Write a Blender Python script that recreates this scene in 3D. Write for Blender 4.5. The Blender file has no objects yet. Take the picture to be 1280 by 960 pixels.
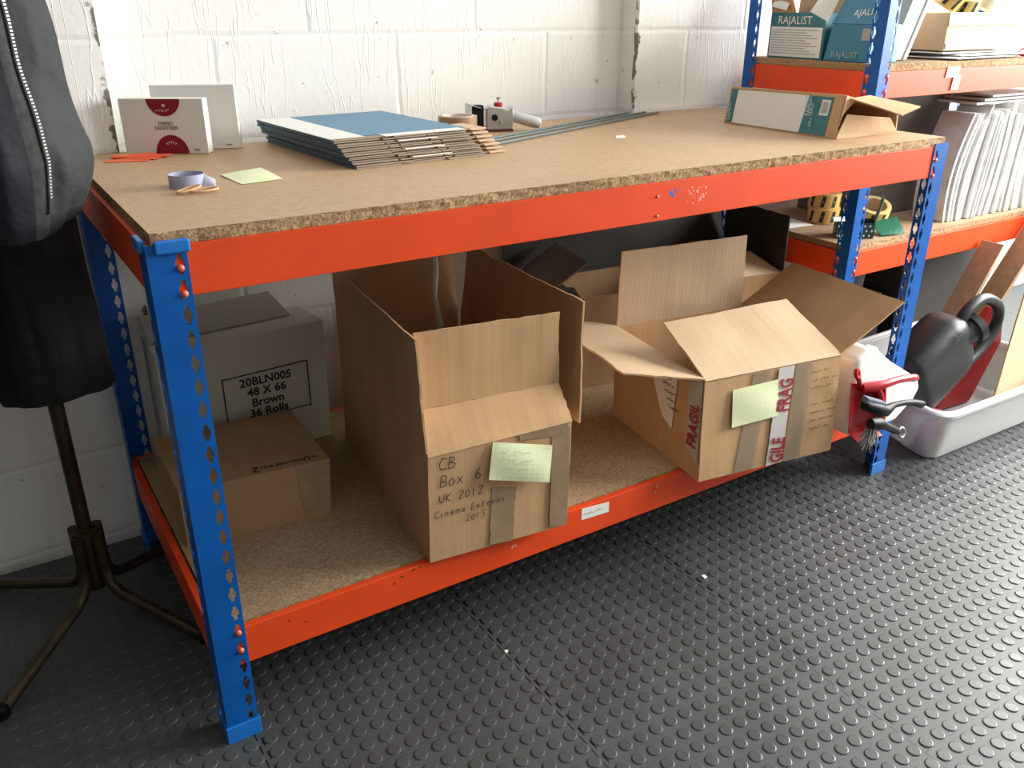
import bpy, math, random
from mathutils import Vector, Matrix, noise
random.seed(7)
C = bpy.context.scene.collection
scn = bpy.context.scene
V = Vector
# ------------------------------------------------------------------ camera, light, exposure
cam_d = bpy.data.cameras.new('camera'); cam = bpy.data.objects.new('camera', cam_d); C.objects.link(cam)
yaw, pitch, roll = math.radians(32.5841), math.radians(23.8641), math.radians(0.2144)
fw = V((math.sin(yaw)*math.cos(pitch), math.cos(yaw)*math.cos(pitch), -math.sin(pitch)))
rt = V((math.cos(yaw), -math.sin(yaw), 0)); up = rt.cross(fw)
rt2 = rt*math.cos(roll) + up*math.sin(roll); up2 = up*math.cos(roll) - rt*math.sin(roll)
M = Matrix((rt2, up2, -fw)).transposed().to_4x4(); M.translation = V((-.1921, -1.2391, 1.2189))
cam.matrix_world = M
cam_d.sensor_width = 36; cam_d.lens = 1069.14*36/1280; cam_d.clip_start = .02
scn.camera = cam
scn.view_settings.view_transform = 'Standard'; scn.view_settings.look = 'None'
scn.view_settings.gamma = 1; scn.view_settings.use_curve_mapping = False
scn.view_settings.exposure = 1.0
w = bpy.data.worlds.new('world'); scn.world = w; w.use_nodes = True
w.node_tree.nodes['Background'].inputs[0].default_value = (1.0, .985, .90, 1)
w.node_tree.nodes['Background'].inputs[1].default_value = .27
def area(name, loc, target, sx, sy, power, col=(1, 1, 1)):
    l = bpy.data.lights.new(name, 'AREA'); l.shape = 'RECTANGLE'; l.size = sx; l.size_y = sy; l.energy = power; l.color = col
    o = bpy.data.objects.new(name, l); C.objects.link(o); o.location = loc
    o.rotation_euler = (V(target)-V(loc)).to_track_quat('-Z', 'Y').to_euler(); return o
area('window_light', (4.3, -.80, 1.75), (1.0, -.35, .75), 2.6, 1.5, 205, (1, .985, .95))
area('overhead_fill', (1.6, -1.6, 3.4), (1.0, .1, .5), 2.4, 1.6, 12, (.97, .98, 1))  # dim fill lamp from above, no visible source

# ------------------------------------------------------------------ materials
def mat(name, col, rough=.6, metal=0, spec=.5, var=.0, vscale=8, bump=0, bscale=40, bdist=.001, trans=0, alpha=1, coords='Object', sss=0):
    m = bpy.data.materials.new(name); m.use_nodes = True; nt = m.node_tree; N = nt.nodes; L = nt.links
    p = N['Principled BSDF']
    p.inputs['Base Color'].default_value = (*col, 1); p.inputs['Roughness'].default_value = rough
    p.inputs['Metallic'].default_value = metal; p.inputs['Specular IOR Level'].default_value = spec
    p.inputs['Transmission Weight'].default_value = trans; p.inputs['Alpha'].default_value = alpha
    tc = N.new('ShaderNodeTexCoord')
    if var:
        n = N.new('ShaderNodeTexNoise'); n.inputs['Scale'].default_value = vscale; n.inputs['Detail'].default_value = 5
        L.new(tc.outputs[coords], n.inputs['Vector'])
        r = N.new('ShaderNodeValToRGB'); r.color_ramp.elements[0].position = .3; r.color_ramp.elements[1].position = .7
        r.color_ramp.elements[0].color = (*[c*(1-var) for c in col], 1); r.color_ramp.elements[1].color = (*[min(1, c*(1+var)) for c in col], 1)
        L.new(n.outputs['Fac'], r.inputs['Fac']); L.new(r.outputs['Color'], p.inputs['Base Color'])
    if bump:
        n = N.new('ShaderNodeTexNoise'); n.inputs['Scale'].default_value = bscale; n.inputs['Detail'].default_value = 4
        L.new(tc.outputs[coords], n.inputs['Vector'])
        b = N.new('ShaderNodeBump'); b.inputs['Strength'].default_value = bump; b.inputs['Distance'].default_value = bdist
        L.new(n.outputs['Fac'], b.inputs['Height']); L.new(b.outputs['Normal'], p.inputs['Normal'])
    return m
def math_(nt, op, a, b=None, c=None, clamp=False):
    n = nt.nodes.new('ShaderNodeMath'); n.operation = op; n.use_clamp = clamp
    for i, x in enumerate((a, b, c)):
        if x is None: continue
        if isinstance(x, (int, float)): n.inputs[i].default_value = x
        else: nt.links.new(x, n.inputs[i])
    return n.outputs[0]
def mixc(nt, fac, a, b):
    n = nt.nodes.new('ShaderNodeMix'); n.data_type = 'RGBA'
    nt.links.new(fac, n.inputs[0])
    for i, x in ((6, a), (7, b)):
        if isinstance(x, tuple): n.inputs[i].default_value = (*x, 1)
        else: nt.links.new(x, n.inputs[i])
    return n.outputs[2]

def card_mat(name, col, period=.0062, strength=.35, flute=.05, dent=3.2, cv=.10):
    m = mat(name, col, .78, spec=.25); nt = m.node_tree; N = nt.nodes; L = nt.links; p = N['Principled BSDF']
    tc = N.new('ShaderNodeTexCoord'); uv = tc.outputs['UV']
    sep = N.new('ShaderNodeSeparateXYZ'); L.new(uv, sep.inputs[0])
    wv = math_(nt, 'SINE', math_(nt, 'MULTIPLY', sep.outputs[0], 2*math.pi/period))
    mp = N.new('ShaderNodeMapping'); mp.inputs['Scale'].default_value = (26, 1.2, 1); L.new(uv, mp.inputs[0])
    st = N.new('ShaderNodeTexNoise'); st.inputs['Scale'].default_value = 1; st.inputs['Detail'].default_value = 3; L.new(mp.outputs[0], st.inputs['Vector'])
    n2 = N.new('ShaderNodeTexNoise'); n2.inputs['Scale'].default_value = 7; n2.inputs['Detail'].default_value = 6; L.new(tc.outputs['Object'], n2.inputs['Vector'])
    f = math_(nt, 'ADD', math_(nt, 'MULTIPLY', st.outputs['Fac'], .5), math_(nt, 'MULTIPLY', n2.outputs['Fac'], .5))
    r = N.new('ShaderNodeValToRGB'); r.color_ramp.elements[0].position = .35; r.color_ramp.elements[1].position = .65
    r.color_ramp.elements[0].color = (*[c*(1-cv) for c in col], 1); r.color_ramp.elements[1].color = (*[min(1, c*(1+cv*.8)) for c in col], 1)
    L.new(f, r.inputs['Fac']); L.new(r.outputs['Color'], p.inputs['Base Color'])
    h = math_(nt, 'ADD', math_(nt, 'MULTIPLY', wv, flute), math_(nt, 'MULTIPLY', st.outputs['Fac'], dent))
    b = N.new('ShaderNodeBump'); b.inputs['Strength'].default_value = strength; b.inputs['Distance'].default_value = .0012
    L.new(h, b.inputs['Height']); L.new(b.outputs['Normal'], p.inputs['Normal'])
    return m
def chip_mat(name, c0, c1, scale, rough=.7, bump=.3, lo=.42, hi=.6):
    m = mat(name, c0, rough, spec=.3); nt = m.node_tree; N = nt.nodes; L = nt.links; p = N['Principled BSDF']
    tc = N.new('ShaderNodeTexCoord')
    n = N.new('ShaderNodeTexNoise'); n.inputs['Scale'].default_value = scale; n.inputs['Detail'].default_value = 3; n.inputs['Roughness'].default_value = .7
    n3 = N.new('ShaderNodeTexNoise'); n3.inputs['Scale'].default_value = 4; n3.inputs['Detail'].default_value = 4
    L.new(tc.outputs['Object'], n.inputs['Vector']); L.new(tc.outputs['Object'], n3.inputs['Vector'])
    r = N.new('ShaderNodeValToRGB'); r.color_ramp.elements[0].position = lo; r.color_ramp.elements[1].position = hi
    r.color_ramp.elements[0].color = (*c0, 1); r.color_ramp.elements[1].color = (*c1, 1)
    f = math_(nt, 'ADD', math_(nt, 'MULTIPLY', n.outputs['Fac'], .7), math_(nt, 'MULTIPLY', n3.outputs['Fac'], .3))
    L.new(f, r.inputs['Fac']); L.new(r.outputs['Color'], p.inputs['Base Color'])
    b = N.new('ShaderNodeBump'); b.inputs['Strength'].default_value = bump; b.inputs['Distance'].default_value = .0015
    L.new(n.outputs['Fac'], b.inputs['Height']); L.new(b.outputs['Normal'], p.inputs['Normal'])
    return m
def wall_mat():
    m = mat('painted_blockwork', (.84, .84, .81), .55, spec=.3); nt = m.node_tree; N = nt.nodes; L = nt.links; p = N['Principled BSDF']
    geo = N.new('ShaderNodeNewGeometry'); sep = N.new('ShaderNodeSeparateXYZ'); L.new(geo.outputs['Position'], sep.inputs[0])
    X, Y, Z = sep.outputs
    # blocks 0.455 x 0.225, joint at z = 1.155
    row = math_(nt, 'DIVIDE', math_(nt, 'SUBTRACT', Z, 1.155-.225*6), .225)
    wob = N.new('ShaderNodeTexNoise'); wob.inputs['Scale'].default_value = 9; wob.inputs['Detail'].default_value = 4; L.new(geo.outputs['Position'], wob.inputs['Vector'])
    wo = math_(nt, 'MULTIPLY', math_(nt, 'SUBTRACT', wob.outputs['Fac'], .5), .06)
    rw = math_(nt, 'ADD', row, wo)
    fr = math_(nt, 'ABSOLUTE', math_(nt, 'SUBTRACT', math_(nt, 'FRACT', math_(nt, 'ADD', rw, .5)), .5))
    hj = math_(nt, 'SUBTRACT', 1, math_(nt, 'DIVIDE', fr, .045), clamp=True)
    off = math_(nt, 'MULTIPLY', math_(nt, 'MODULO', math_(nt, 'FLOOR', row), 2), .5)
    cx = math_(nt, 'ADD', math_(nt, 'DIVIDE', math_(nt, 'SUBTRACT', X, .349-4.55), .455), off)
    cx = math_(nt, 'ADD', math_(nt, 'ADD', cx, .5), math_(nt, 'MULTIPLY', wo, .5))
    fc = math_(nt, 'ABSOLUTE', math_(nt, 'SUBTRACT', math_(nt, 'FRACT', math_(nt, 'ADD', cx, .5)), .5))
    vj = math_(nt, 'SUBTRACT', 1, math_(nt, 'DIVIDE', fc, .02), clamp=True)
    joint = math_(nt, 'MAXIMUM', hj, vj)
    # drips of thick paint : contour lines of a vertically stretched noise
    mp = N.new('ShaderNodeMapping'); mp.inputs['Scale'].default_value = (26, 26, 2.6); mp.inputs['Rotation'].default_value = (0, .12, 0)
    L.new(geo.outputs['Position'], mp.inputs[0])
    n = N.new('ShaderNodeTexNoise'); n.inputs['Scale'].default_value = 1; n.inputs['Detail'].default_value = 3; L.new(mp.outputs[0], n.inputs['Vector'])
    line = math_(nt, 'SUBTRACT', 1, math_(nt, 'DIVIDE', math_(nt, 'ABSOLUTE', math_(nt, 'SUBTRACT', math_(nt, 'FRACT', math_(nt, 'MULTIPLY', n.outputs['Fac'], 5)), .5)), .08), clamp=True)
    fine = N.new('ShaderNodeTexNoise'); fine.inputs['Scale'].default_value = 55; fine.inputs['Detail'].default_value = 5; L.new(geo.outputs['Position'], fine.inputs['Vector'])
    h = math_(nt, 'SUBTRACT', math_(nt, 'ADD', math_(nt, 'MULTIPLY', line, .28), math_(nt, 'MULTIPLY', fine.outputs['Fac'], .35)), math_(nt, 'MULTIPLY', joint, .75))
    b = N.new('ShaderNodeBump'); b.inputs['Strength'].default_value = .55; b.inputs['Distance'].default_value = .004
    L.new(h, b.inputs['Height']); L.new(b.outputs['Normal'], p.inputs['Normal'])
    # dirty marks: sparse specks, chips along the two pier arrises and the scuffed foot of the wall
    sp = N.new('ShaderNodeTexNoise'); sp.inputs['Scale'].default_value = 34; sp.inputs['Detail'].default_value = 2; L.new(geo.outputs['Position'], sp.inputs['Vector'])
    speck = math_(nt, 'MULTIPLY', math_(nt, 'SUBTRACT', sp.outputs['Fac'], .735), 30, clamp=True)
    ch = N.new('ShaderNodeTexNoise'); ch.inputs['Scale'].default_value = 30; ch.inputs['Detail'].default_value = 3; L.new(geo.outputs['Position'], ch.inputs['Vector'])
    near = math_(nt, 'MINIMUM', math_(nt, 'ABSOLUTE', math_(nt, 'SUBTRACT', X, 1.519)), math_(nt, 'ABSOLUTE', math_(nt, 'SUBTRACT', X, .104)))
    nearm = math_(nt, 'SUBTRACT', 1, math_(nt, 'DIVIDE', near, .016), clamp=True)
    front = math_(nt, 'LESS_THAN', Y, .80)
    chip = math_(nt, 'MULTIPLY', math_(nt, 'SUBTRACT', math_(nt, 'ADD', math_(nt, 'MULTIPLY', nearm, .26), ch.outputs['Fac']), .67), 14, clamp=True)
    chip = math_(nt, 'MULTIPLY', math_(nt, 'MULTIPLY', chip, front), math_(nt, 'GREATER_THAN', nearm, .02))
    foot = math_(nt, 'MULTIPLY', math_(nt, 'SUBTRACT', 1, math_(nt, 'DIVIDE', Z, .03), clamp=True), ch.outputs['Fac'])
    dirt = math_(nt, 'MAXIMUM', math_(nt, 'MULTIPLY', speck, .6), math_(nt, 'MAXIMUM', chip, foot))
    col = mixc(nt, dirt, (.84, .84, .81), (.2, .18, .155))
    L.new(col, p.inputs['Base Color'])
    return m
def floor_mat():
    m = mat('studded_rubber', (.07, .072, .073), .42, spec=.5); nt = m.node_tree; N = nt.nodes; L = nt.links; p = N['Principled BSDF']
    geo = N.new('ShaderNodeNewGeometry'); sep = N.new('ShaderNodeSeparateXYZ'); L.new(geo.outputs['Position'], sep.inputs[0])
    X, Y, Z = sep.outputs
    def dist(A, o):
        t = math_(nt, 'FRACT', math_(nt, 'ADD', math_(nt, 'DIVIDE', math_(nt, 'SUBTRACT', A, o-5), .5), .5))
        return math_(nt, 'MULTIPLY', math_(nt, 'SUBTRACT', t, .5), .5)
    dx, dy = dist(X, .547), dist(Y, -.188)
    def joint(d, A, wd):
        dash = math_(nt, 'GREATER_THAN', math_(nt, 'SINE', math_(nt, 'MULTIPLY', A, 2*math.pi/.036)), -.3)
        a = math_(nt, 'LESS_THAN', math_(nt, 'ABSOLUTE', math_(nt, 'SUBTRACT', d, .0045)), wd)
        dash2 = math_(nt, 'LESS_THAN', math_(nt, 'SINE', math_(nt, 'MULTIPLY', A, 2*math.pi/.036)), .3)
        b = math_(nt, 'LESS_THAN', math_(nt, 'ABSOLUTE', math_(nt, 'ADD', d, .0045)), wd)
        return math_(nt, 'MAXIMUM', math_(nt, 'MULTIPLY', a, dash), math_(nt, 'MULTIPLY', b, dash2))
    j = math_(nt, 'MAXIMUM', joint(dx, Y, .0015), math_(nt, 'MULTIPLY', joint(dy, X, .0009), .5))
    n = N.new('ShaderNodeTexNoise'); n.inputs['Scale'].default_value = 5; n.inputs['Detail'].default_value = 7; L.new(geo.outputs['Position'], n.inputs['Vector'])
    n2 = N.new('ShaderNodeTexNoise'); n2.inputs['Scale'].default_value = 220; n2.inputs['Detail'].default_value = 3; L.new(geo.outputs['Position'], n2.inputs['Vector'])
    base = mixc(nt, n.outputs['Fac'], (.040, .044, .044), (.072, .078, .078))
    L.new(mixc(nt, j, base, (.004, .004, .004)), p.inputs['Base Color'])
    L.new(math_(nt, 'SUBTRACT', math_(nt, 'ADD', math_(nt, 'MULTIPLY', n.outputs['Fac'], .3), .31), math_(nt, 'MULTIPLY', math_(nt, 'GREATER_THAN', Z, .0012), .10)), p.inputs['Roughness'])
    b = N.new('ShaderNodeBump'); b.inputs['Strength'].default_value = .25; b.inputs['Distance'].default_value = .0006
    L.new(math_(nt, 'SUBTRACT', n2.outputs['Fac'], math_(nt, 'MULTIPLY', j, 3)), b.inputs['Height']); L.new(b.outputs['Normal'], p.inputs['Normal'])
    return m

KR = card_mat('kraft_cardboard', (.55, .34, .18))
KRP = card_mat('pale_cardboard', (.62, .445, .285), strength=.5, flute=.10, dent=1.6, cv=.05)
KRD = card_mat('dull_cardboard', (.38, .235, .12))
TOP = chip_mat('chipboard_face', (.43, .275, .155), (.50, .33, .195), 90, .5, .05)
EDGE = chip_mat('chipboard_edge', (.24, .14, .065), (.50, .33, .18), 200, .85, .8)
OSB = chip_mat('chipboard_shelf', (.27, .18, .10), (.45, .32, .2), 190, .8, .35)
BLUE = mat('blue_paint', (.001, .088, .37), .42, spec=.3, var=.12, vscale=14)
BLUEC = mat('blue_plastic', (.008, .16, .55), .35)
ORAN = mat('orange_paint', (.72, .066, .011), .45, spec=.3, var=.06, vscale=10)
RIV = mat('orange_rivet', (.75, .16, .09), .3, metal=.2)
WALL = wall_mat(); FLOOR = floor_mat()
WHITE = mat('white_card', (.78, .77, .73), .5)
PAPER = mat('white_paper', (.8, .8, .78), .7, bump=.3, bscale=25)
STK = card_mat('greyish_board', (.34, .27, .20))
GREYC = mat('grey_card', (.42, .40, .36), .7)
BLK = mat('black_ink', (.012, .012, .012), .6)
INK = mat('pen_ink', (.05, .03, .02), .7)
PENCIL = mat('pencil_line', (.35, .42, .33), .7)
RED = mat('red_print', (.35, .012, .03), .6)
MAROON = mat('maroon_print', (.25, .008, .03), .45)
YEL = mat('pale_yellow_note', (.78, .83, .52), .7)
TEAL = mat('teal_print', (.03, .17, .2), .5)
TEALB = mat('blue_teal_print', (.035, .2, .31), .45)
BLUEP = mat('blue_board_print', (.055, .19, .32), .45)
DKBLUE = mat('dark_teal_board', (.025, .075, .105), .55)
TAPEB = mat('brown_parcel_tape', (.33, .23, .135), .22, spec=.5, var=.12, vscale=30, bump=.5, bscale=60)
GLAZE = mat('clear_tape', (.42, .33, .23), .12, spec=.8, alpha=.5)
STEEL = mat('steel', (.5, .5, .49), .32, metal=.9)
ROD = mat('grey_rod', (.12, .145, .14), .5, spec=.3)
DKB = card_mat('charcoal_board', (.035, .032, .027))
BLACKP = mat('black_plastic', (.004, .005, .007), .5, spec=.2)
CANP = mat('charcoal_plastic', (.017, .020, .021), .42, spec=.4, var=.2, vscale=6)
REDP = mat('red_plastic', (.42, .012, .02), .3)
GREYH = mat('grey_plastic', (.5, .52, .5), .3)
WHP = mat('white_plastic', (.82, .82, .81), .3)
TUBM = mat('frosted_plastic', (.62, .64, .64), .35, alpha=.72)
TUBR = mat('frosted_rim', (.85, .87, .87), .25, trans=.15)
BRASS = mat('aged_brass_tube', (.055, .042, .022), .38, metal=.6, var=.5, vscale=18)
SLATE = mat('slate_fabric', (.013, .017, .019), .75, var=.2, vscale=12, bump=.55, bscale=9, bdist=.03)
NAVY = mat('navy_fabric', (.006, .0075, .014), .8, var=.25, vscale=8, bump=.55, bscale=8, bdist=.03)
FLEECE = mat('grey_fleece', (.038, .040, .041), .95, var=.3, vscale=90, bump=.8, bscale=400)
COAT = mat('black_fabric', (.004, .004, .0045), .85, bump=.8, bscale=10, bdist=.03)
ZIP = mat('silver_zip', (.22, .22, .21), .4, metal=.6)
ORC = mat('orange_card', (.85, .13, .04), .5)
TAN = mat('tan_rubber', (.62, .36, .2), .5)
LILAC = mat('lilac_tape', (.45, .5, .68), .3, trans=.25)
YTAPE = mat('yellow_tape', (.62, .42, .12), .4)
YTAPE2 = mat('bright_yellow_tape', (.75, .66, .25), .4)
GREEN = mat('green_card', (.01, .13, .07), .45)
GREEND = mat('dark_green_card', (.012, .05, .04), .45)
WOODP = chip_mat('plank_face', (.36, .24, .14), (.44, .31, .19), 40, .7, .15)
WOODE = mat('pale_plank_edge', (.75, .62, .42), .7)
MAG = mat('grey_magazine_pages', (.76, .77, .75), .5, var=.12, vscale=20)
MAGW = mat('white_magazine_cover', (.75, .75, .73), .35, var=.15, vscale=14)
DARKG = mat('grey_board', (.16, .145, .135), .8)
SILV = mat('grey_folder', (.36, .35, .33), .35, metal=.1)
BRISTLE = mat('grey_bristles', (.25, .26, .27), .8)
PINK = mat('pink_plastic', (.6, .12, .14), .5)
LIME = mat('lime_tape', (.6, .75, .1), .4)

# ------------------------------------------------------------------ mesh helpers
class MB:
    def __init__(s): s.v = []; s.f = []; s.uv = []; s.m = []
    def add(s, vs, fs, uvs=None, m=0):
        b = len(s.v); s.v += [V(x) for x in vs]
        for k, f in enumerate(fs):
            s.f.append([b+i for i in f]); s.m.append(m if isinstance(m, int) else m[k])
            s.uv.append([uvs[i] if uvs else (vs[i][0]+vs[i][1]*.7, vs[i][2]) for i in f])
        return s
    def hexa(s, b4, t4, m=0):
        vs = [V(x) for x in b4]+[V(x) for x in t4]
        s.add(vs, [(3, 2, 1, 0), (4, 5, 6, 7), (0, 1, 5, 4), (1, 2, 6, 5), (2, 3, 7, 6), (3, 0, 4, 7)], None, m); return s
    def box(s, a, b, m=0):
        x0, y0, z0 = a; x1, y1, z1 = b
        return s.hexa([(x0, y0, z0), (x1, y0, z0), (x1, y1, z0), (x0, y1, z0)], [(x0, y0, z1), (x1, y0, z1), (x1, y1, z1), (x0, y1, z1)], m)
    def obox(s, c, ax, ay, az, m=0):
        c = V(c); ax = V(ax); ay = V(ay); az = V(az)
        q = lambda a, b, d: c+ax*a+ay*b+az*d
        return s.hexa([q(-1, -1, -1), q(1, -1, -1), q(1, 1, -1), q(-1, 1, -1)], [q(-1, -1, 1), q(1, -1, 1), q(1, 1, 1), q(-1, 1, 1)], m)
    def sheet(s, p00, p10, p11, p01, t=.004, nu=8, nv=6, wob=.001, rag=0, m=0, bow=0, seed=None):
        """thick panel; its outer face is p00..p01, thickness goes to the back"""
        p00, p10, p11, p01 = map(V, (p00, p10, p11, p01)); seed = random.random()*50 if seed is None else seed
        n = (p10-p00).cross(p01-p00).normalized(); W = ((p10-p00).length+(p11-p01).length)/2; H = ((p01-p00).length+(p11-p10).length)/2
        F = []; B = []; U = []
        for j in range(nv+1):
            for i in range(nu+1):
                u, v = i/nu, j/nv
                uu, vv = u, v
                if rag:
                    if j == nv: vv += rag*noise.noise(V((u*9+seed, seed, 1)))*.6/max(H, .01)
                    if i == nu: uu += rag*noise.noise(V((v*9+seed, seed, 2)))*.7/max(W, .01)
                    if i == 0: uu += rag*noise.noise(V((v*9+seed, seed, 3)))*.7/max(W, .01)
                p = (p00*(1-uu)+p10*uu)*(1-vv)+(p01*(1-uu)+p11*uu)*vv
                edge = min(1, 6*min(v, 1)) if True else 1
                d = wob*noise.noise(V((u*W*9+seed, v*H*9, seed)))*edge + bow*math.sin(math.pi*u)*math.sin(math.pi*min(v, 1))
                F.append(p+n*d); B.append(p+n*(d-t)); U.append((u*W, v*H))
        k = (nu+1)*(nv+1); vs = F+B; uv = U+U; fs = []
        I = lambda i, j: j*(nu+1)+i
        for j in range(nv):
            for i in range(nu):
                fs.append((I(i, j), I(i+1, j), I(i+1, j+1), I(i, j+1)))
                fs.append((k+I(i, j+1), k+I(i+1, j+1), k+I(i+1, j), k+I(i, j)))
        for i in range(nu):
            fs.append((I(i+1, 0), I(i, 0), k+I(i, 0), k+I(i+1, 0))); fs.append((I(i, nv), I(i+1, nv), k+I(i+1, nv), k+I(i, nv)))
        for j in range(nv):
            fs.append((I(0, j), I(0, j+1), k+I(0, j+1), k+I(0, j))); fs.append((I(nu, j+1), I(nu, j), k+I(nu, j), k+I(nu, j+1)))
        return s.add(vs, fs, uv, m)
    def prism(s, pts, d, m=0, mside=None):
        """polygon pts (3D, planar) extruded by vector d"""
        pts = [V(p) for p in pts]; d = V(d); n = len(pts)
        fs = [tuple(range(n)), tuple(range(2*n-1, n-1, -1))]+[((i+1) % n, i, n+i, n+(i+1) % n) for i in range(n)]
        ms = m if mside is None else [m, m]+[mside]*n
        return s.add(pts+[p+d for p in pts], fs, None, ms)
    def tube(s, pts, r, seg=12, m=0, cap=True, closed=False):
        pts = [V(p) for p in pts]; n = len(pts); rs = r if isinstance(r, (list, tuple)) else [r]*n
        vs = []; fs = []; prev = None
        for i, p in enumerate(pts):
            a = pts[(i+1) % n] if (closed or i < n-1) else p; b = pts[i-1] if (closed or i > 0) else p
            t = (a-b).normalized()
            if prev is None:
                x = t.orthogonal().normalized()
            else: x = (prev-t*prev.dot(t)).normalized()
            prev = x; y = t.cross(x)
            for k in range(seg):
                an = 2*math.pi*k/seg; vs.append(p+(x*math.cos(an)+y*math.sin(an))*rs[i])
        for i in range(n if closed else n-1):
            j = (i+1) % n
            for k in range(seg):
                l = (k+1) % seg; fs.append((i*seg+k, i*seg+l, j*seg+l, j*seg+k))
        if cap and not closed: fs += [tuple(range(seg-1, -1, -1)), tuple((n-1)*seg+k for k in range(seg))]
        return s.add(vs, fs, None, m)
    def lathe(s, c, axis, prof, seg=32, m=0, xs=1, closed=False):
        """prof: (radius, height) pairs round an axis; closed profile gives a ring"""
        c = V(c); a = V(axis).normalized(); x = a.orthogonal().normalized(); y = a.cross(x); vs = []; fs = []; n = len(prof)
        for r, h in prof:
            for k in range(seg):
                an = 2*math.pi*k/seg; vs.append(c+a*h+(x*math.cos(an)*xs+y*math.sin(an))*r)
        for i in range(n if closed else n-1):
            j = (i+1) % n
            for k in range(seg):
                l = (k+1) % seg; fs.append((i*seg+k, i*seg+l, j*seg+l, j*seg+k))
        mm = m if isinstance(m, int) else [m[i] for i in range(n if closed else n-1) for k in range(seg)]
        if not closed:
            if prof[0][0] > 1e-5: fs.append(tuple(range(seg-1, -1, -1))); mm = mm if isinstance(mm, int) else mm+[m[0]]
            if prof[-1][0] > 1e-5: fs.append(tuple((n-1)*seg+k for k in range(seg))); mm = mm if isinstance(mm, int) else mm+[m[-1]]
        return s.add(vs, fs, None, mm)
    def build(s, name, mats, parent=None, smooth=False, bevel=0, bseg=2, fix=True):
        if not isinstance(mats, (list, tuple)): mats = [mats]
        me = bpy.data.meshes.new(name); off = wloc(parent)
        me.from_pydata([tuple(p-off) for p in s.v], [], s.f); me.update()
        for mt in mats: me.materials.append(mt)
        uvl = me.uv_layers.new(name='UVMap')
        li = 0
        for k, poly in enumerate(me.polygons):
            poly.material_index = s.m[k]; poly.use_smooth = smooth
            for q, l in enumerate(poly.loop_indices): uvl.data[l].uv = s.uv[k][q]
        if fix:
            import bmesh
            bm = bmesh.new(); bm.from_mesh(me); bmesh.ops.recalc_face_normals(bm, faces=bm.faces); bm.to_mesh(me); bm.free()
        if smooth: me.set_sharp_from_angle(angle=math.radians(40))
        o = bpy.data.objects.new(name, me); C.objects.link(o); o.parent = parent
        if bevel:
            b = o.modifiers.new('bevel', 'BEVEL'); b.width = bevel; b.segments = bseg; b.limit_method = 'ANGLE'; b.angle_limit = math.radians(40)
        return o
def wloc(o):
    r = V((0, 0, 0))
    while o is not None: r += V(o.location); o = o.parent
    return r
def tag(o, label, cat, group=None, kind=None):
    o['label'] = label; o['category'] = cat
    if group: o['group'] = group
    if kind: o['kind'] = kind
    return o
def thing(name, loc, label, cat, group=None):
    o = bpy.data.objects.new(name, None); o.empty_display_size = .05; C.objects.link(o); o.location = loc
    return tag(o, label, cat, group)
def struct(o): o['kind'] = 'structure'; return o
def copy_tree(o, parent=None):
    c = o.copy(); C.objects.link(c); c.parent = parent
    for ch in list(o.children): copy_tree(ch, c)
    return c
def text(name, body, size, org, xd, yd, mt, parent, bold=0, spacing=1, align='LEFT', line=1, ext=.0002, xs=1, shear=0, lift=.0006):
    cu = bpy.data.curves.new('t', 'FONT'); cu.body = body; cu.size = size; cu.offset = bold; cu.space_character = spacing
    cu.align_x = align; cu.space_line = line; cu.extrude = ext; cu.shear = shear; cu.resolution_u = 2
    to = bpy.data.objects.new('t', cu); C.objects.link(to)
    dg = bpy.context.evaluated_depsgraph_get(); me = bpy.data.meshes.new_from_object(to.evaluated_get(dg), depsgraph=dg)
    bpy.data.objects.remove(to); bpy.data.curves.remove(cu)
    xd = V(xd).normalized(); yd = V(yd); yd = (yd-xd*yd.dot(xd)).normalized(); n = xd.cross(yd); org = V(org)-wloc(parent)
    for v in me.vertices:
        c = v.co.copy(); v.co = org+xd*c.x*xs+yd*c.y+n*(c.z+lift)
    me.materials.clear(); me.materials.append(mt); me.name = name
    o = bpy.data.objects.new(name, me); C.objects.link(o); o.parent = parent; return o
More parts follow.
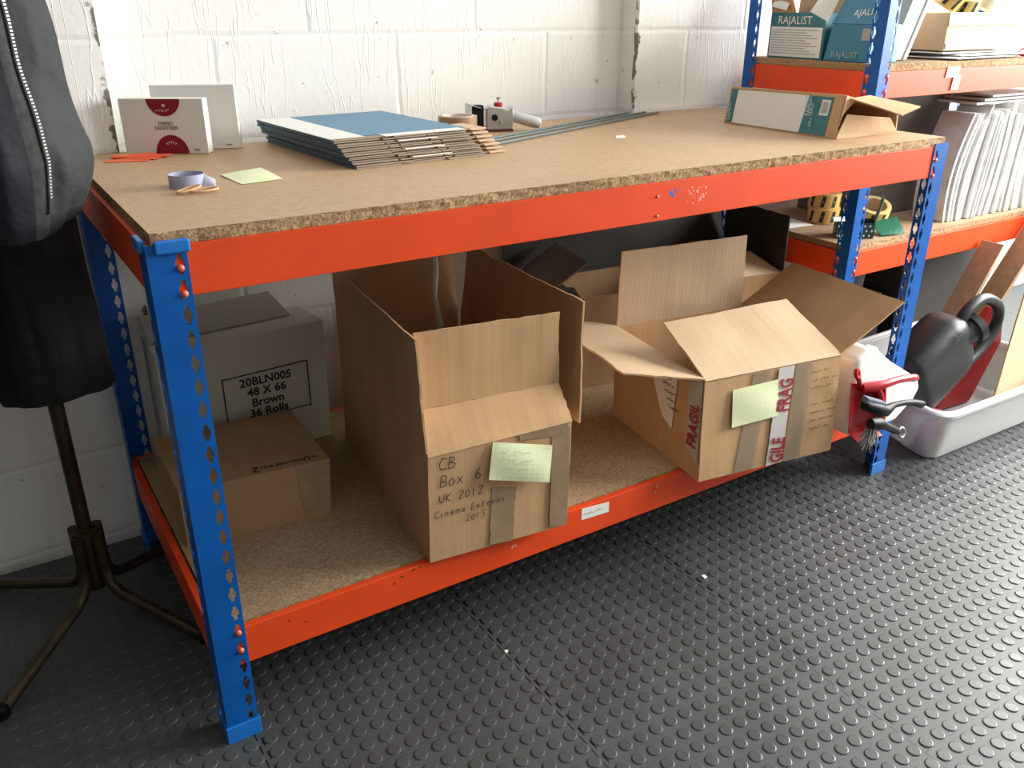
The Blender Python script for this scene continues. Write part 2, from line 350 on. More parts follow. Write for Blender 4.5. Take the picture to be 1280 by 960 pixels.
# pen strokes (hand lettering)
G = {'C': [[(.8, .9), (.4, 1), (.1, .6), (.1, .3), (.4, 0), (.8, .1)]], 'B': [[(.1, 0), (.2, 1)], [(.2, 1), (.7, .9), (.6, .55), (.2, .5), (.8, .35), (.7, .05), (.1, 0)]],
     'o': [[(.4, .6), (.1, .4), (.15, .05), (.5, 0), (.7, .3), (.4, .6)]], 'x': [[(.1, .6), (.6, 0)], [(.6, .6), (.1, 0)]], '6': [[(.6, 1), (.2, .5), (.2, .1), (.5, 0), (.7, .25), (.5, .5), (.2, .35)]],
     'U': [[(.1, .9), (.15, .2), (.4, 0), (.7, .2), (.75, .9)]], 'K': [[(.15, 1), (.1, 0)], [(.7, .95), (.15, .45), (.75, 0)]], '2': [[(.1, .8), (.4, 1), (.7, .75), (.1, 0), (.8, .02)]],
     '0': [[(.4, .8), (.1, .5), (.2, 0), (.6, .05), (.7, .6), (.4, .8)]], '1': [[(.3, .9), (.3, 0)]], '5': [[(.75, 1), (.25, .95), (.2, .55), (.6, .55), (.6, .1), (.1, 0)]],
     'i': [[(.3, .6), (.3, 0)]], 'n': [[(.1, .6), (.15, 0)], [(.15, .5), (.5, .6), (.55, 0)]], 'e': [[(.1, .3), (.6, .35), (.4, .6), (.1, .3), (.3, 0), (.65, .1)]],
     'm': [[(.05, .6), (.1, 0)], [(.1, .5), (.35, .6), (.4, 0)], [(.4, .5), (.65, .6), (.7, 0)]], 'a': [[(.6, .55), (.2, .5), (.15, .1), (.5, .05), (.6, .55), (.7, 0)]],
     'E': [[(.7, 1), (.15, .95), (.1, 0), (.7, .05)], [(.12, .5), (.6, .52)]], 't': [[(.3, .9), (.3, 0), (.5, .05)], [(.1, .6), (.6, .65)]], 'r': [[(.15, .6), (.2, 0)], [(.2, .4), (.6, .6)]],
     's': [[(.6, .6), (.2, .5), (.55, .25), (.1, 0)]], 'x ': []}
def pen(lines, org, xd, yd, h, mt, parent, name='handwriting', wd=.0008, lh=1.35, slant=.1, seed=1):
    rnd = random.Random(seed); xd = V(xd).normalized(); yd = V(yd); yd = (yd-xd*yd.dot(xd)).normalized(); n = xd.cross(yd); mb = MB(); org = V(org)
    for li, ln in enumerate(lines):
        indent = 0
        if isinstance(ln, tuple): indent, ln = ln
        x = indent
        for ch in ln:
            if ch != ' ':
                st = G.get(ch)
                if st is None:  # an illegible word stroke
                    st = [[(q*.16, .15+rnd.random()*.5) for q in range(6)]]
                for pl in st:
                    q = [org+xd*((x+a*.8+(b)*slant)*h)+yd*((b-li*lh+rnd.uniform(-.03, .03))*h)+n*.0006 for a, b in pl]
                    for a, b in zip(q, q[1:]):
                        d = (b-a); 
                        if d.length < 1e-6: continue
                        s = d.normalized().cross(n)*wd
                        mb.add([a-s, b-s, b+s, a+s], [(0, 1, 2, 3)])
            x += .74
    return mb.build(name, mt, parent, fix=False)

# ================================================================== SETTING
def build_floor():
    mb = MB(); X0, X1, Y0, Y1 = -3.0, 4.6, -4.0, 1.0
    mb.add([(X0, Y0, 0), (X1, Y0, 0), (X1, Y1, 0), (X0, Y1, 0)], [(0, 1, 2, 3)])
    p = .5/14; seg = 18; prof = [(.0128, 0), (.0121, .0014), (.0106, .0019)]
    vs = []; fs = []
    cs = [(math.cos(2*math.pi*k/seg), math.sin(2*math.pi*k/seg)) for k in range(seg)]
    for i in range(int(-1.0/p), int(2.6/p)):
        x = .547+p*(i+.5)
        if x > 3.0 or x < -.75: continue
        for j in range(-30, 30):
            y = -.188+p*(j+.5)
            if y > .78 or y < -1.05: continue
            if y < -.25-(2.4-x)*.45-.15 and x > 1.6 and y < -.9: continue
            b = len(vs)
            for r, h in prof:
                for c, s_ in cs: vs.append((x+r*c, y+r*s_, h))
            for q in range(2):
                for k in range(seg):
                    l = (k+1) % seg; fs.append((b+q*seg+k, b+q*seg+l, b+(q+1)*seg+l, b+(q+1)*seg+k))
            fs.append(tuple(b+2*seg+k for k in range(seg)))
    mb.add(vs, fs); struct(mb.build('floor', FLOOR, fix=False))
build_floor()
def build_wall():
    mb = MB(); H = 2.9
    path = [(-3.0, .785), (.107, .785), (.107, .865), (1.523, .865), (1.523, .785), (4.6, .785), (4.6, 1.1), (-3.0, 1.1)]
    nz = 60
    # ragged arrises: the two pier corners wander by a few millimetres
    vs = []; n = len(path)
    for j in range(nz+1):
        z = H*j/nz if j > 24 else 1.3*j/24*1.0
        z = j*H/nz
        for i, (x, y) in enumerate(path):
            if i in (1, 4): x += .006*noise.noise(V((z*22, i*5, 0)))
            vs.append((x, y, z))
    fs = []
    for j in range(nz):
        for i in range(n):
            k = (i+1) % n; fs.append((j*n+i, j*n+k, (j+1)*n+k, (j+1)*n+i))
    mb.add(vs, fs); fs2 = [tuple(range(n)), tuple(nz*n+i for i in range(n))]
    mb.add([vs[i] for i in range(n)], [tuple(range(n))]); mb.add(vs[nz*n:], [tuple(range(n))])
    struct(mb.build('wall_back', WALL))
build_wall()

mb = MB(); mb.box((-1.5, -4.0, 0), (-1.3, .785, 2.9)); struct(mb.build('unseen_shade_wall', mat('light_absorbing_dark', (.06, .055, .05), .8)))  # unseen wall added to block ambient from the left, dark to kill bounce

# ================================================================== slotted-angle racking
def flange(mb, o, du, dv, w, H, th, zoff=0, hole_u=.79, pitch=.0382):
    """vertical steel strip from o: width along du, height up, thickness along dv, with a column of key holes cut through"""
    o = V(o); du = V(du); dv = V(dv); Z = V((0, 0, 1))
    hc = hole_u*w; half = .0085; x0, x1 = hc-half, hc+half
    P = lambda u, z, d: o+du*u+Z*z+dv*d
    n = int((H-zoff-.01)/pitch); zt = H-.012
    for a, b in ((0, x0), (x1, w)):
        mb.hexa([P(a, 0, 0), P(b, 0, 0), P(b, 0, th), P(a, 0, th)], [P(a, H, 0), P(b, H, 0), P(b, H, th), P(a, H, th)])
    zb = zt-n*pitch
    mb.hexa([P(x0, 0, 0), P(x1, 0, 0), P(x1, 0, th), P(x0, 0, th)], [P(x0, zb, 0), P(x1, zb, 0), P(x1, zb, th), P(x0, zb, th)])
    mb.hexa([P(x0, zt, 0), P(x1, zt, 0), P(x1, zt, th), P(x0, zt, th)], [P(x0, H, 0), P(x1, H, 0), P(x1, H, th), P(x0, H, th)])
    hole = [(-.0028, -.0145), (-.0032, -.008), (-.0062, -.004), (-.0062, .004), (-.0032, .008), (-.0028, .0145), (.0028, .0145), (.0032, .008), (.0062, .004), (.0062, -.004), (.0032, -.008), (.0028, -.0145)]
    hp = pitch/2
    outer = [(-half, -hp), (-half, -.009), (-half, -.004), (-half, .004), (-half, .009), (-half, hp), (half, hp), (half, .009), (half, .004), (half, -.004), (half, -.009), (half, -hp)]
    k = len(hole)
    for c in range(n):
        zc = zt-pitch*(c+.5)
        vs = [P(hc+a, zc+b, 0) for a, b in outer]+[P(hc+a, zc+b, 0) for a, b in hole]+[P(hc+a, zc+b, th) for a, b in outer]+[P(hc+a, zc+b, th) for a, b in hole]
        fs = []
        for i in range(k):
            j = (i+1) % k
            fs += [(i, j, k+j, k+i), (2*k+j, 2*k+i, 3*k+i, 3*k+j), (k+i, k+j, 3*k+j, 3*k+i)]
        mb.add(vs, fs)
    return [zt-pitch*(c+.5) for c in range(n)]
def make_leg(parent, x, y, sx, sy, H, w=.055, caps=True, tint=None):
    """angle leg, outer corner at (x, y); flanges run along sx and sy"""
    mb = MB(); th = .002
    zs = flange(mb, (x, y, 0), (sx, 0, 0), (0, sy, 0), w, H, th)
    flange(mb, (x, y+sy*th, 0), (0, sy, 0), (sx, 0, 0), w-th, H, th)
    leg = mb.build('leg', BLUE, parent, fix=False)
    f = MB(); e = .0035
    def ell(z0, z1, u0, L):
        f.box((min(x-sx*e, x+sx*L), min(y-sy*e, y+sy*.006), z0), (max(x-sx*e, x+sx*L), max(y-sy*e, y+sy*.006), z1))
        f.box((min(x-sx*e, x+sx*.006), min(y+sy*.006, y+sy*L), z0), (max(x-sx*e, x+sx*.006), max(y+sy*.006, y+sy*L), z1))
    ell(0, .036, 0, w+.003); o = f.build('foot_cap', BLUEC, leg, bevel=.0012)
    if caps:
        f = MB(); 
        f.box((min(x+sx*.012, x+sx*(w+.005)), min(y-sy*.006, y+sy*.004), H-.014), (max(x+sx*.012, x+sx*(w+.005)), max(y-sy*.006, y+sy*.004), H+.005))
        f.box((min(x-sx*.006, x+sx*.004), min(y+sy*.014, y+sy*(w+.004)), H-.014), (max(x-sx*.006, x+sx*.004), max(y+sy*.014, y+sy*(w+.004)), H+.005))
        f.build('top_cap', BLUEC, leg, bevel=.003, bseg=3)
    return leg, zs
def beam(parent, name, p0, p1, inward, z1, h, rivet_x=None, outn=None):
    """pressed steel beam: face, top lip and bottom return; p0-p1 along its outer face"""
    p0 = V((*p0, 0)); p1 = V((*p1, 0)); i = V((*inward, 0)); t = .002; mb = MB()
    prof = [(0, z1-h), (0, z1), (.014, z1), (.014, z1-.018), (.012, z1-.018), (.012, z1-t), (t, z1-t), (t, z1-h+t), (.016, z1-h+t), (.016, z1-h)]
    mb.prism([p0+i*a+V((0, 0, z)) for a, z in prof], p1-p0)
    return mb.build(name, ORAN, parent, bevel=.0007, bseg=1)
def rivet(parent, c, n):
    mb = MB(); mb.lathe(c, n, [(.0, .0052), (.003, .0048), (.0052, .0028), (.0058, 0), (.0058, -.003)], 14); return mb.build('rivet', RIV, parent, smooth=True)

L, D, HB = 1.866, .752, .915
bench = thing('workbench', (L/2, D/2, 0), 'long workbench with blue slotted legs, orange beams and a chipboard top', 'workbench')
fl, zs = make_leg(bench, 0, 0, 1, 1, HB)
fr, _ = make_leg(bench, L, 0, -1, 1, HB+.002, caps=False)
bl, _ = make_leg(bench, 0, D, 1, -1, HB, caps=False)
br, _ = make_leg(bench, L, D, -1, -1, HB, caps=False)
ZT, ZS, BH = .9105, .2355, .075
for nm, z in (('top_beam', ZT), ('shelf_beam', ZS)):
    beam(bench, nm, (.004, .0025), (L-.004, .0025), (0, 1), z, BH)
    beam(bench, nm, (.004, D-.0025), (L-.004, D-.0025), (0, -1), z, BH)
    beam(bench, nm, (.0025, .019), (.0025, D-.019), (1, 0), z, BH)
    beam(bench, nm, (L-.0025, .019), (L-.0025, D-.019), (-1, 0), z, BH)
for x, s in ((.0435, 1), (L-.0435, 1)):
    for k in (0, 1, 17, 18):
        zc = zs[k]-.006 if k < 2 else zs[k]-.004
        rivet(bench, (x, .0012, zc), (0, -1, 0))
# worktop with a rough front edge
def board(name, x0, x1, y0, y1, z0, z1, face, edge, rough=.002, parent=None):
    mb = MB(); n = 200; rows = [(z0, 0), (z0+(z1-z0)*.3, 1), (z0+(z1-z0)*.65, 1), (z1-.0015, 1), (z1, 0)]
    vs = []
    for i in range(n+1):
        x = x0+(x1-x0)*i/n
        for r, (z, q) in enumerate(rows):
            d = rough*noise.noise(V((x*60, z*150, 3)))+rough*.6*noise.noise(V((x*230, z*300, 9)))
            vs.append((x, y0+(d if 0 < r < 4 else d*.8), z))
        vs.append((x, y1, z1)); vs.append((x, y1, z0))
    fs = []; ms = []; k = 7
    for i in range(n):
        for r in range(k):
            s_ = (r+1) % k; fs.append((i*k+r, (i+1)*k+r, (i+1)*k+s_, i*k+s_)); ms.append(1 if r < 4 or r == 5 else 0)
    fs += [tuple(range(k)), tuple(n*k+r for r in range(k))]; ms += [1, 1]
    mb.add(vs, fs, None, ms); return mb.build(name, [face, edge], parent)
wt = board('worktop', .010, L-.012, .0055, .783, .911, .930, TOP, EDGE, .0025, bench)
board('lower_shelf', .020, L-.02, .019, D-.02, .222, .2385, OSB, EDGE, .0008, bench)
# small details on the beams: paper sticker, bolt pairs and scuffs
mb = MB(); mb.sheet((.780, .0018, .204), (.855, .0018, .2), (.855, .0018, .2255), (.780, .0018, .2325), .0006, 4, 2, .0002); st = mb.build('sticker', WHITE, bench); st['label'] = 'white paper sticker on the lower beam'
pen(['~~~~~'], (.787, .0012, .212), (1, 0, -.06), (0, 0, 1), .014, PENCIL, st, wd=.0005)
mb = MB()
for x, z in ((.932, .884), (.934, .846), (.988, .207), (.99, .222), (1.815, .88)):
    mb = MB(); mb.lathe((x, .0026, z), (0, -1, 0), [(0, .0035), (.002, .003), (.003, 0), (.003, -.001)], 10); mb.build('bolt', STEEL, bench, smooth=True)
mb = MB(); rnd = random.Random(3)
for k in range(34):
    x = 1.03+rnd.uniform(-.02, .03); z = .876+rnd.uniform(-.018, .016); a = rnd.uniform(.001, .003)
    mb.add([(x, .00235, z), (x+a, .00235, z+a*.3), (x+a*.7, .00235, z+a*1.5)], [(0, 1, 2)])
for x, z, a in ((.602, .197, .003), (.606, .199, .003), (.612, .197, .003)): mb.add([(x, .00235, z), (x+a*.4, .00235, z+a*2), (x+a, .00235, z)], [(0, 1, 2)])
sc = mb.build('paint_scuffs', WHITE, bench, fix=False); sc['label'] = 'small pale paint scuffs on the beam'
mb = MB()
for x, z, a in ((.962, .884, .008), (.975, .888, .005), (.968, .879, .006)): mb.add([(x, .00235, z), (x+a, .00235, z-.002), (x+a, .00235, z+.006), (x+.002, .00235, z+.008)], [(0, 1, 2, 3)])
mb.build('blue_mark', BLUEC, bench, fix=False)
for x, z, a in ((.375, .228, .008), (.335, .212, .006), (.35, .222, .008), (.39, .23, .006), (.13, .215, .004), (.16, .2, .004)):
    mb = MB(); mb.add([(x, .0023, z), (x+a, .0023, z+.001), (x+a*.8, .0023, z+.004), (x+a*.2, .0023, z+.003)], [(0, 1, 2, 3)]); mb.build('grime_spot', BLK, bench, fix=False)

# the second rack
RX, RY, RD = 1.90, .252, .476
rack = thing('shelving_rack', (RX, RY, 0), 'tall blue and orange shelving rack standing beyond the right end of the workbench', 'shelving rack')
RL = 1.22
for x, y, sx, sy in ((RX, RY, 1, 1), (RX, RY+RD, 1, -1), (RX+RL, RY, -1, 1), (RX+RL, RY+RD, -1, -1)): make_leg(rack, x, y, sx, sy, 1.80, w=.045, caps=False)
for nm, z, bh in (('upper_shelf', 1.061, .067), ('middle_shelf', .573, .074)):
    beam(rack, 'beam', (RX+.004, RY+.0025), (RX+RL-.004, RY+.0025), (0, 1), z, bh)
    beam(rack, 'beam', (RX+.004, RY+RD-.0025), (RX+RL-.004, RY+RD-.0025), (0, -1), z, bh)
    beam(rack, 'beam', (RX+.0025, RY+.019), (RX+.0025, RY+RD-.019), (1, 0), z, bh)
    beam(rack, 'beam', (RX+RL-.0025, RY+.019), (RX+RL-.0025, RY+RD-.019), (-1, 0), z, bh)
    board(nm, RX+.01, RX+RL-.01, RY+.008, RY+RD-.008, z+.001, z+.019, OSB, EDGE, .0015, rack)
for z in (1.05, 1.012, .555, .517):
    rivet(rack, (RX+.0355, RY+.0012, z), (0, -1, 0)); rivet(rack, (RX+.0012, RY+.0355, z), (-1, 0, 0))
mb = MB(); mb.sheet((2.20, .2515, 1.038), (2.26, .2515, 1.038), (2.265, .2515, 1.066), (2.205, .2515, 1.066), .0006, 3, 2, .0002)
mb.sheet((2.235, .2505, 1.004), (2.27, .2505, 1.004), (2.275, .2505, 1.042), (2.24, .2505, 1.042), .0006, 3, 2, .0002)
mb.build('sticker', WHITE, rack)

# ================================================================== cartons
def carton(root, B, T, mt, t=.004, rag=.004, bottom=True, nu=14, inner=None):
    """open body. B, T = bottom and top corners (FL, FR, BR, BL)"""
    mb = MB()
    for a, b in ((0, 1), (1, 2), (2, 3), (3, 0)): mb.sheet(B[a], B[b], T[b], T[a], t, nu, 10, .0025, seed=a*7+root.location.x*5)
    if bottom: mb.hexa([V(p)+V((0, 0, .0)) for p in B], [V(p)+V((0, 0, .004)) for p in B])
    return mb.build('body', mt, root, smooth=False, fix=False)
def flap(root, a, b, c, d, mt, name='flap', bow=.0, rag=.004, nu=16, nv=8, t=.004, seed=None):
    mb = MB(); mb.sheet(a, b, c, d, t, nu, nv, .003, rag, bow=bow, seed=seed); return mb.build(name, mt, root, smooth=False, fix=False)
Z0 = .2388
# --- box A : big open box at the middle left, CB Box 6
A = thing('cardboard_box', (.58, .25, Z0), 'large open cardboard box with tall upright flaps and CB Box 6 written on its front', 'box')
AB = [(.411, -.006, Z0), (.711, -.037, Z0), (.775, .535, Z0), (.475, .566, Z0)]
AT = [(.413, -.010, .472), (.713, -.040, .478), (.779, .530, .475), (.477, .565, .475)]
carton(A, AB, AT, KR)
flap(A, (.413, -.012, .470), (.714, -.042, .478), (.712, .006, .543), (.414, .028, .549), KR, 'front_flap', seed=3)
flap(A, (.414, .028, .549), (.712, .006, .543), (.705, .000, .692), (.416, .028, .696), KR, 'front_flap', seed=3.5)
flap(A, (.477, .565, .475), (.411, -.008, .475), (.399, -.006, .700), (.497, .555, .652), KR, 'side_flap', seed=5, rag=.005)
flap(A, (.742, -.030, .462), (.787, .530, .475), (.812, .53, .690), (.757, -.010, .706), KR, 'side_flap', seed=8, rag=.008)
flap(A, (.779, .530, .475), (.477, .565, .475), (.487, .600, .665), (.79, .570, .665), KR, 'back_flap', seed=9)
nx = (.995, -.103, 0); nrm = V((-.103, -.995, 0))
pen(['CB', 'Box 6'], (.432, -.0125, .438), nx, (0, 0, 1), .024, INK, A, wd=.0009, lh=1.5)
pen([(.3, 'UK 2012')], (.424, -.0125, .369), nx, (0, 0, 1), .018, INK, A, wd=.0009)
pen([(0, 'Cinema Externs'), (4.4, '2015')], (.420, -.0120, .338), nx, (0, 0, 1), .0145, INK, A, wd=.0007, lh=1.55)
mb = MB(); mb.sheet((.534, -.0225, .245), (.585, -.0275, .2398), (.592, -.0292, .364), (.541, -.0238, .372), .0006, 6, 10, .0022, rag=.004); mb.build('parcel_tape', TAPEB, A, fix=False)
mb = MB(); mb.sheet((.600, -.0305, .462), (.700, -.0405, .452), (.705, -.0412, .477), (.596, -.0302, .474), .0005, 4, 2, .0005)
mb.sheet((.668, -.0368, .246), (.709, -.0412, .243), (.709, -.0412, .468), (.668, -.0372, .468), .0006, 4, 14, .002, rag=.003); mb.build('parcel_tape', TAPEB, A, fix=False)
n1 = thing('sticky_note', (.6, -.03, .36), 'pale yellow sticky note with faint writing on the front of the CB Box 6 carton', 'sticky note', 'sticky notes on the cartons')
mb = MB(); P = [(.527, -.034, .400), (.655, -.052, .364), (.664, -.046, .441), (.541, -.0265, .473)]
mb.sheet(*P, .0005, 10, 8, .001, bow=.006); mb.build('paper', YEL, n1, fix=False)
pen(['~~ ~~~~', '~~~~ ~~~', ' ~~~ ~~', '  ~~~~'], (.548, -.0395, .452), V(P[1])-V(P[0]), V(P[3])-V(P[0]), .0125, PENCIL, n1, wd=.0005, seed=4)
mb = MB(); mb.tube([(.597, .30, .80), (.600, .30, .72), (.594, .295, .66), (.603, .29, .60), (.599, .29, .565)], [.006, .009, .006, .008, .003], 8)
tag(mb.build('plastic_strip', mat('clear_film', (.6, .58, .52), .25, trans=.5), None, smooth=True), 'thin clear plastic strip standing inside the open CB Box 6 carton', 'plastic strip')

# --- box B : open box with FRAGILE tape
Bx = thing('cardboard_box', (1.28, .1, Z0), 'open cardboard box with FRAGILE tape and four spread flaps on the lower shelf', 'box')
BB = [(1.063, -.056, Z0), (1.441, -.114, Z0), (1.500, .262, Z0), (1.120, .320, Z0)]
BT = [(1.078, -.030, .475), (1.459, -.087, .475), (1.520, .290, .475), (1.130, .344, .475)]
carton(Bx, BB, BT, KR)
flap(Bx, (1.080, -.032, .474), (1.459, -.089, .475), (1.452, .085, .566), (1.092, .128, .558), KRP, 'front_flap', seed=2, rag=.005)
flap(Bx, (1.520, .290, .475), (1.133, .344, .475), (1.136, .345, .668), (1.524, .300, .668), KRP, 'back_flap', seed=6)
flap(Bx, (1.130, .344, .475), (1.078, -.030, .475), (.912, .048, .499), (.968, .440, .500), KRP, 'side_flap', seed=11, rag=.012)
flap(Bx, (1.459, -.087, .475), (1.522, .292, .475), (1.665, .250, .583), (1.632, -.112, .577), KR, 'side_flap', seed=15, rag=.004)
fx = V((.378, -.058, 0)).normalized(); fup = (V(BT[0])-V(BB[0])).normalized(); fn = fx.cross(fup).normalized()
def onB(u, v, d=.0008): return V(BB[0])+fx*u+fup*v+fn*d      # u along the front, v up
def patchB(name, q, mt, d=.0035, wob=.0006, nu=6, nv=10, rag=0, t=.0005):
    mb = MB(); mb.sheet(*[onB(a, b, d) for a, b in q], t, nu, nv, wob, rag); return mb.build(name, mt, Bx, fix=False)
patchB('parcel_tape', [(.095, .002), (.150, .004), (.180, .236), (.130, .234)], GLAZE, .0025)
patchB('parcel_tape', [(.235, .002), (.285, .004), (.300, .236), (.250, .236)], GLAZE, .0028)
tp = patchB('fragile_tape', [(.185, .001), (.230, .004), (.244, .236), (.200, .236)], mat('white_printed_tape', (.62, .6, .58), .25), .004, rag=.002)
tp['label'] = 'white tape printed FRAGILE in red'
tdir = (onB(.244, .236)-onB(.230, .004)).normalized()
text('lettering', 'FRAG', .052, onB(.236, .128, .0062), tdir, -fx, RED, tp, bold=.0012, xs=.62)
text('lettering', 'GILE', .052, onB(.229, .004, .0062), tdir, -fx, RED, tp, bold=.0012, xs=.60)
n2 = thing('sticky_note', (1.2, -.07, .36), 'blank pale yellow sticky note stuck beside the FRAGILE tape on the right-hand carton', 'sticky note', 'sticky notes on the cartons')
q = [onB(.075, .118, .009), onB(.207, .122, .006), onB(.198, .210, .005), onB(.075, .205, .004)]
mb = MB(); mb.sheet(*q, .0005, 10, 8, .001, bow=.005); mb.build('paper', YEL, n2, fix=False)
pen(['~~~ ~~', '~~ ~~~ ~~', '~~~~ ~~', '', '~~~ ~~~~', '~~~~~ ~~~', '~~ ~~~~~', '~~~~ ~~'], onB(.298, .205, .002), fx+V((0, 0, .02)), fup, .0115, INK, Bx, wd=.0005, lh=1.75, seed=8)
# tape and label on its shaded left side
lx = (V(BB[0])-V(BB[3])).normalized(); ln_ = lx.cross(V((0, 0, 1)))
def onL(u, z, d=.0035):  # u from the back
    k = (z-Z0)/(.475-Z0); p = V(BB[3]).lerp(V(BB[0]), u); q_ = V(BT[3]).lerp(V(BT[0]), u); return p.lerp(q_, k)+ln_*d
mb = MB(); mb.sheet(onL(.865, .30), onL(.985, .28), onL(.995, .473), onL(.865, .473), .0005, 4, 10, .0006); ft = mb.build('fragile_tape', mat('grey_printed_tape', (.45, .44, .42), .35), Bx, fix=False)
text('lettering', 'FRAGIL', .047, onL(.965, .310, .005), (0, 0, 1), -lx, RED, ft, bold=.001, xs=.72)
mb = MB(); mb.sheet(onL(.60, .335), onL(.71, .318), onL(.75, .440), onL(.40, .472), .0005, 4, 10, .0006); lab = mb.build('address_label', WHITE, Bx, fix=False)
for k in range(6): pen(['~~~~~'], onL(.56+.02*k, .445-.016*k, .0045), lx, (0, 0, 1), .012, BLK, lab, wd=.0008, seed=k, name='print')

# --- box C : bigger box behind B
Cx = thing('cardboard_box', (1.42, .6, Z0), 'wide open cardboard box with dark upright flaps at the back behind the FRAGILE carton', 'box')
CB_ = [(1.00, .525, Z0), (1.79, .385, Z0), (1.83, .660, Z0), (1.04, .735, Z0)]
CT = [(1.00, .525, .505), (1.80, .390, .498), (1.835, .665, .50), (1.045, .735, .50)]
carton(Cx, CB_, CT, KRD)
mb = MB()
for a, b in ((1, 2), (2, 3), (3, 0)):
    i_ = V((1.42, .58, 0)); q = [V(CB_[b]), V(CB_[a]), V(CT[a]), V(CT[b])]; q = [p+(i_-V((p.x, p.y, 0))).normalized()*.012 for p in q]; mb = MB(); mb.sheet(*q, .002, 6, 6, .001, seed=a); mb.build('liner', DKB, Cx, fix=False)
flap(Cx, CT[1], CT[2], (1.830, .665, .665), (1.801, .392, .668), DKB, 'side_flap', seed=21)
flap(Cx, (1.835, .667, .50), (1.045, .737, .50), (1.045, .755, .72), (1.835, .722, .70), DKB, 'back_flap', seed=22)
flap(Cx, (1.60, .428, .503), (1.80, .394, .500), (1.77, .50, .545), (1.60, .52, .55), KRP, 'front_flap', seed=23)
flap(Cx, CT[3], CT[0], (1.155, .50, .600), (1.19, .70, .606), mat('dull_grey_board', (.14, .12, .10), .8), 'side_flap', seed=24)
mb = MB(); mb.sheet((1.615, .4195, .32), (1.665, .411, .32), (1.665, .4115, .497), (1.615, .4200, .497), .0005, 3, 6, .0005); mb.build('parcel_tape', TAPEB, Cx, fix=False)
mb = MB(); mb.sheet((1.44, .725, .655), (1.452, .7245, .652), (1.46, .724, .672), (1.45, .7245, .664), .0006, 2, 2, 0); mb.build('painted_glint', WHITE, Cx, fix=False)  # white patch painted in for the glint of light through a hole

# --- box E : white carton of tape rolls, closed lid
Ex = thing('white_carton', (.2, .65, Z0), 'white carton printed 20BLN005 standing at the back of the lower shelf', 'carton')
mb = MB(); e0 = [(.075, .592, Z0), (.452, .603, Z0), (.440, .74, Z0), (.075, .74, Z0)]; e1 = [(.075, .592, .535), (.456, .603, .541), (.445, .74, .541), (.075, .74, .535)]
mb.hexa(e0, e1); mb.build('body', mat('off_white_board', (.60, .575, .49), .7), Ex, bevel=.002)
mb = MB(); mb.sheet((.078, .66, .540), (.40, .672, .546), (.375, .742, .588), (.078, .735, .58), .004, 8, 4, .001); mb.build('flap', GREYC, Ex, fix=False)
ed = V((.377, .011, 0)).normalized()
text('lettering', '20BLN005\n48 X 66\nBrown\n36 Rolls', .0285, V((.305, .5985, .418)), ed, (0, 0, 1), BLK, Ex, bold=.0006, align='CENTER', line=.93, lift=.0012)
mb = MB()
for a, b, c, d in ((.205, .444, .408, .449), (.205, .330, .408, .335)): mb.add([V((a, .5945, b)), V((c, .6002, d)), V((c, .6002, d+.003)), V((a, .5945, b+.003))], [(0, 1, 2, 3)])
for a in (.205, .405): mb.add([V((a, .5947+(a-.205)*.028, .330)), V((a+.003, .5947+(a-.205)*.028, .330)), V((a+.003, .5947+(a-.205)*.028, .449)), V((a, .5947+(a-.205)*.028, .447))], [(0, 1, 2, 3)])
mb.build('printed_frame', BLK, Ex, fix=False)
# --- box D : low brown carton
Dx = thing('cardboard_box', (.17, .42, Z0), 'low brown sealed carton with upside-down writing in front of the white carton', 'box')
mb = MB(); d0 = [(.031, .292, Z0), (.316, .262, Z0), (.335, .535, Z0), (.038, .555, Z0)]; d1 = [(.031, .292, .365), (.325, .268, .365), (.335, .535, .365), (.034, .555, .365)]
for a, b in ((0, 1), (1, 2), (2, 3), (3, 0)): mb.sheet(d0[a], d0[b], d1[b], d1[a], .004, 10, 5, .001)
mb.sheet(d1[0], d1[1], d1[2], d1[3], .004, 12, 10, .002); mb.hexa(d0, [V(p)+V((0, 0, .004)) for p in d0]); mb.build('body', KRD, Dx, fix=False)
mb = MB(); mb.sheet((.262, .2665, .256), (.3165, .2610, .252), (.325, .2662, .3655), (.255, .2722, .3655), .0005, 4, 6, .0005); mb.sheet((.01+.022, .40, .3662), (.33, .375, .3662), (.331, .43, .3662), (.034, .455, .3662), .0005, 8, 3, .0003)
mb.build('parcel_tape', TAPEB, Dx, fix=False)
pen(['~U~~~n~~2'], (.308, .296, .3672), (-1, .08, 0), (-.08, -1, 0), .020, BLK, Dx, wd=.0013, seed=12)

# ================================================================== things on the worktop
TZ = .9305
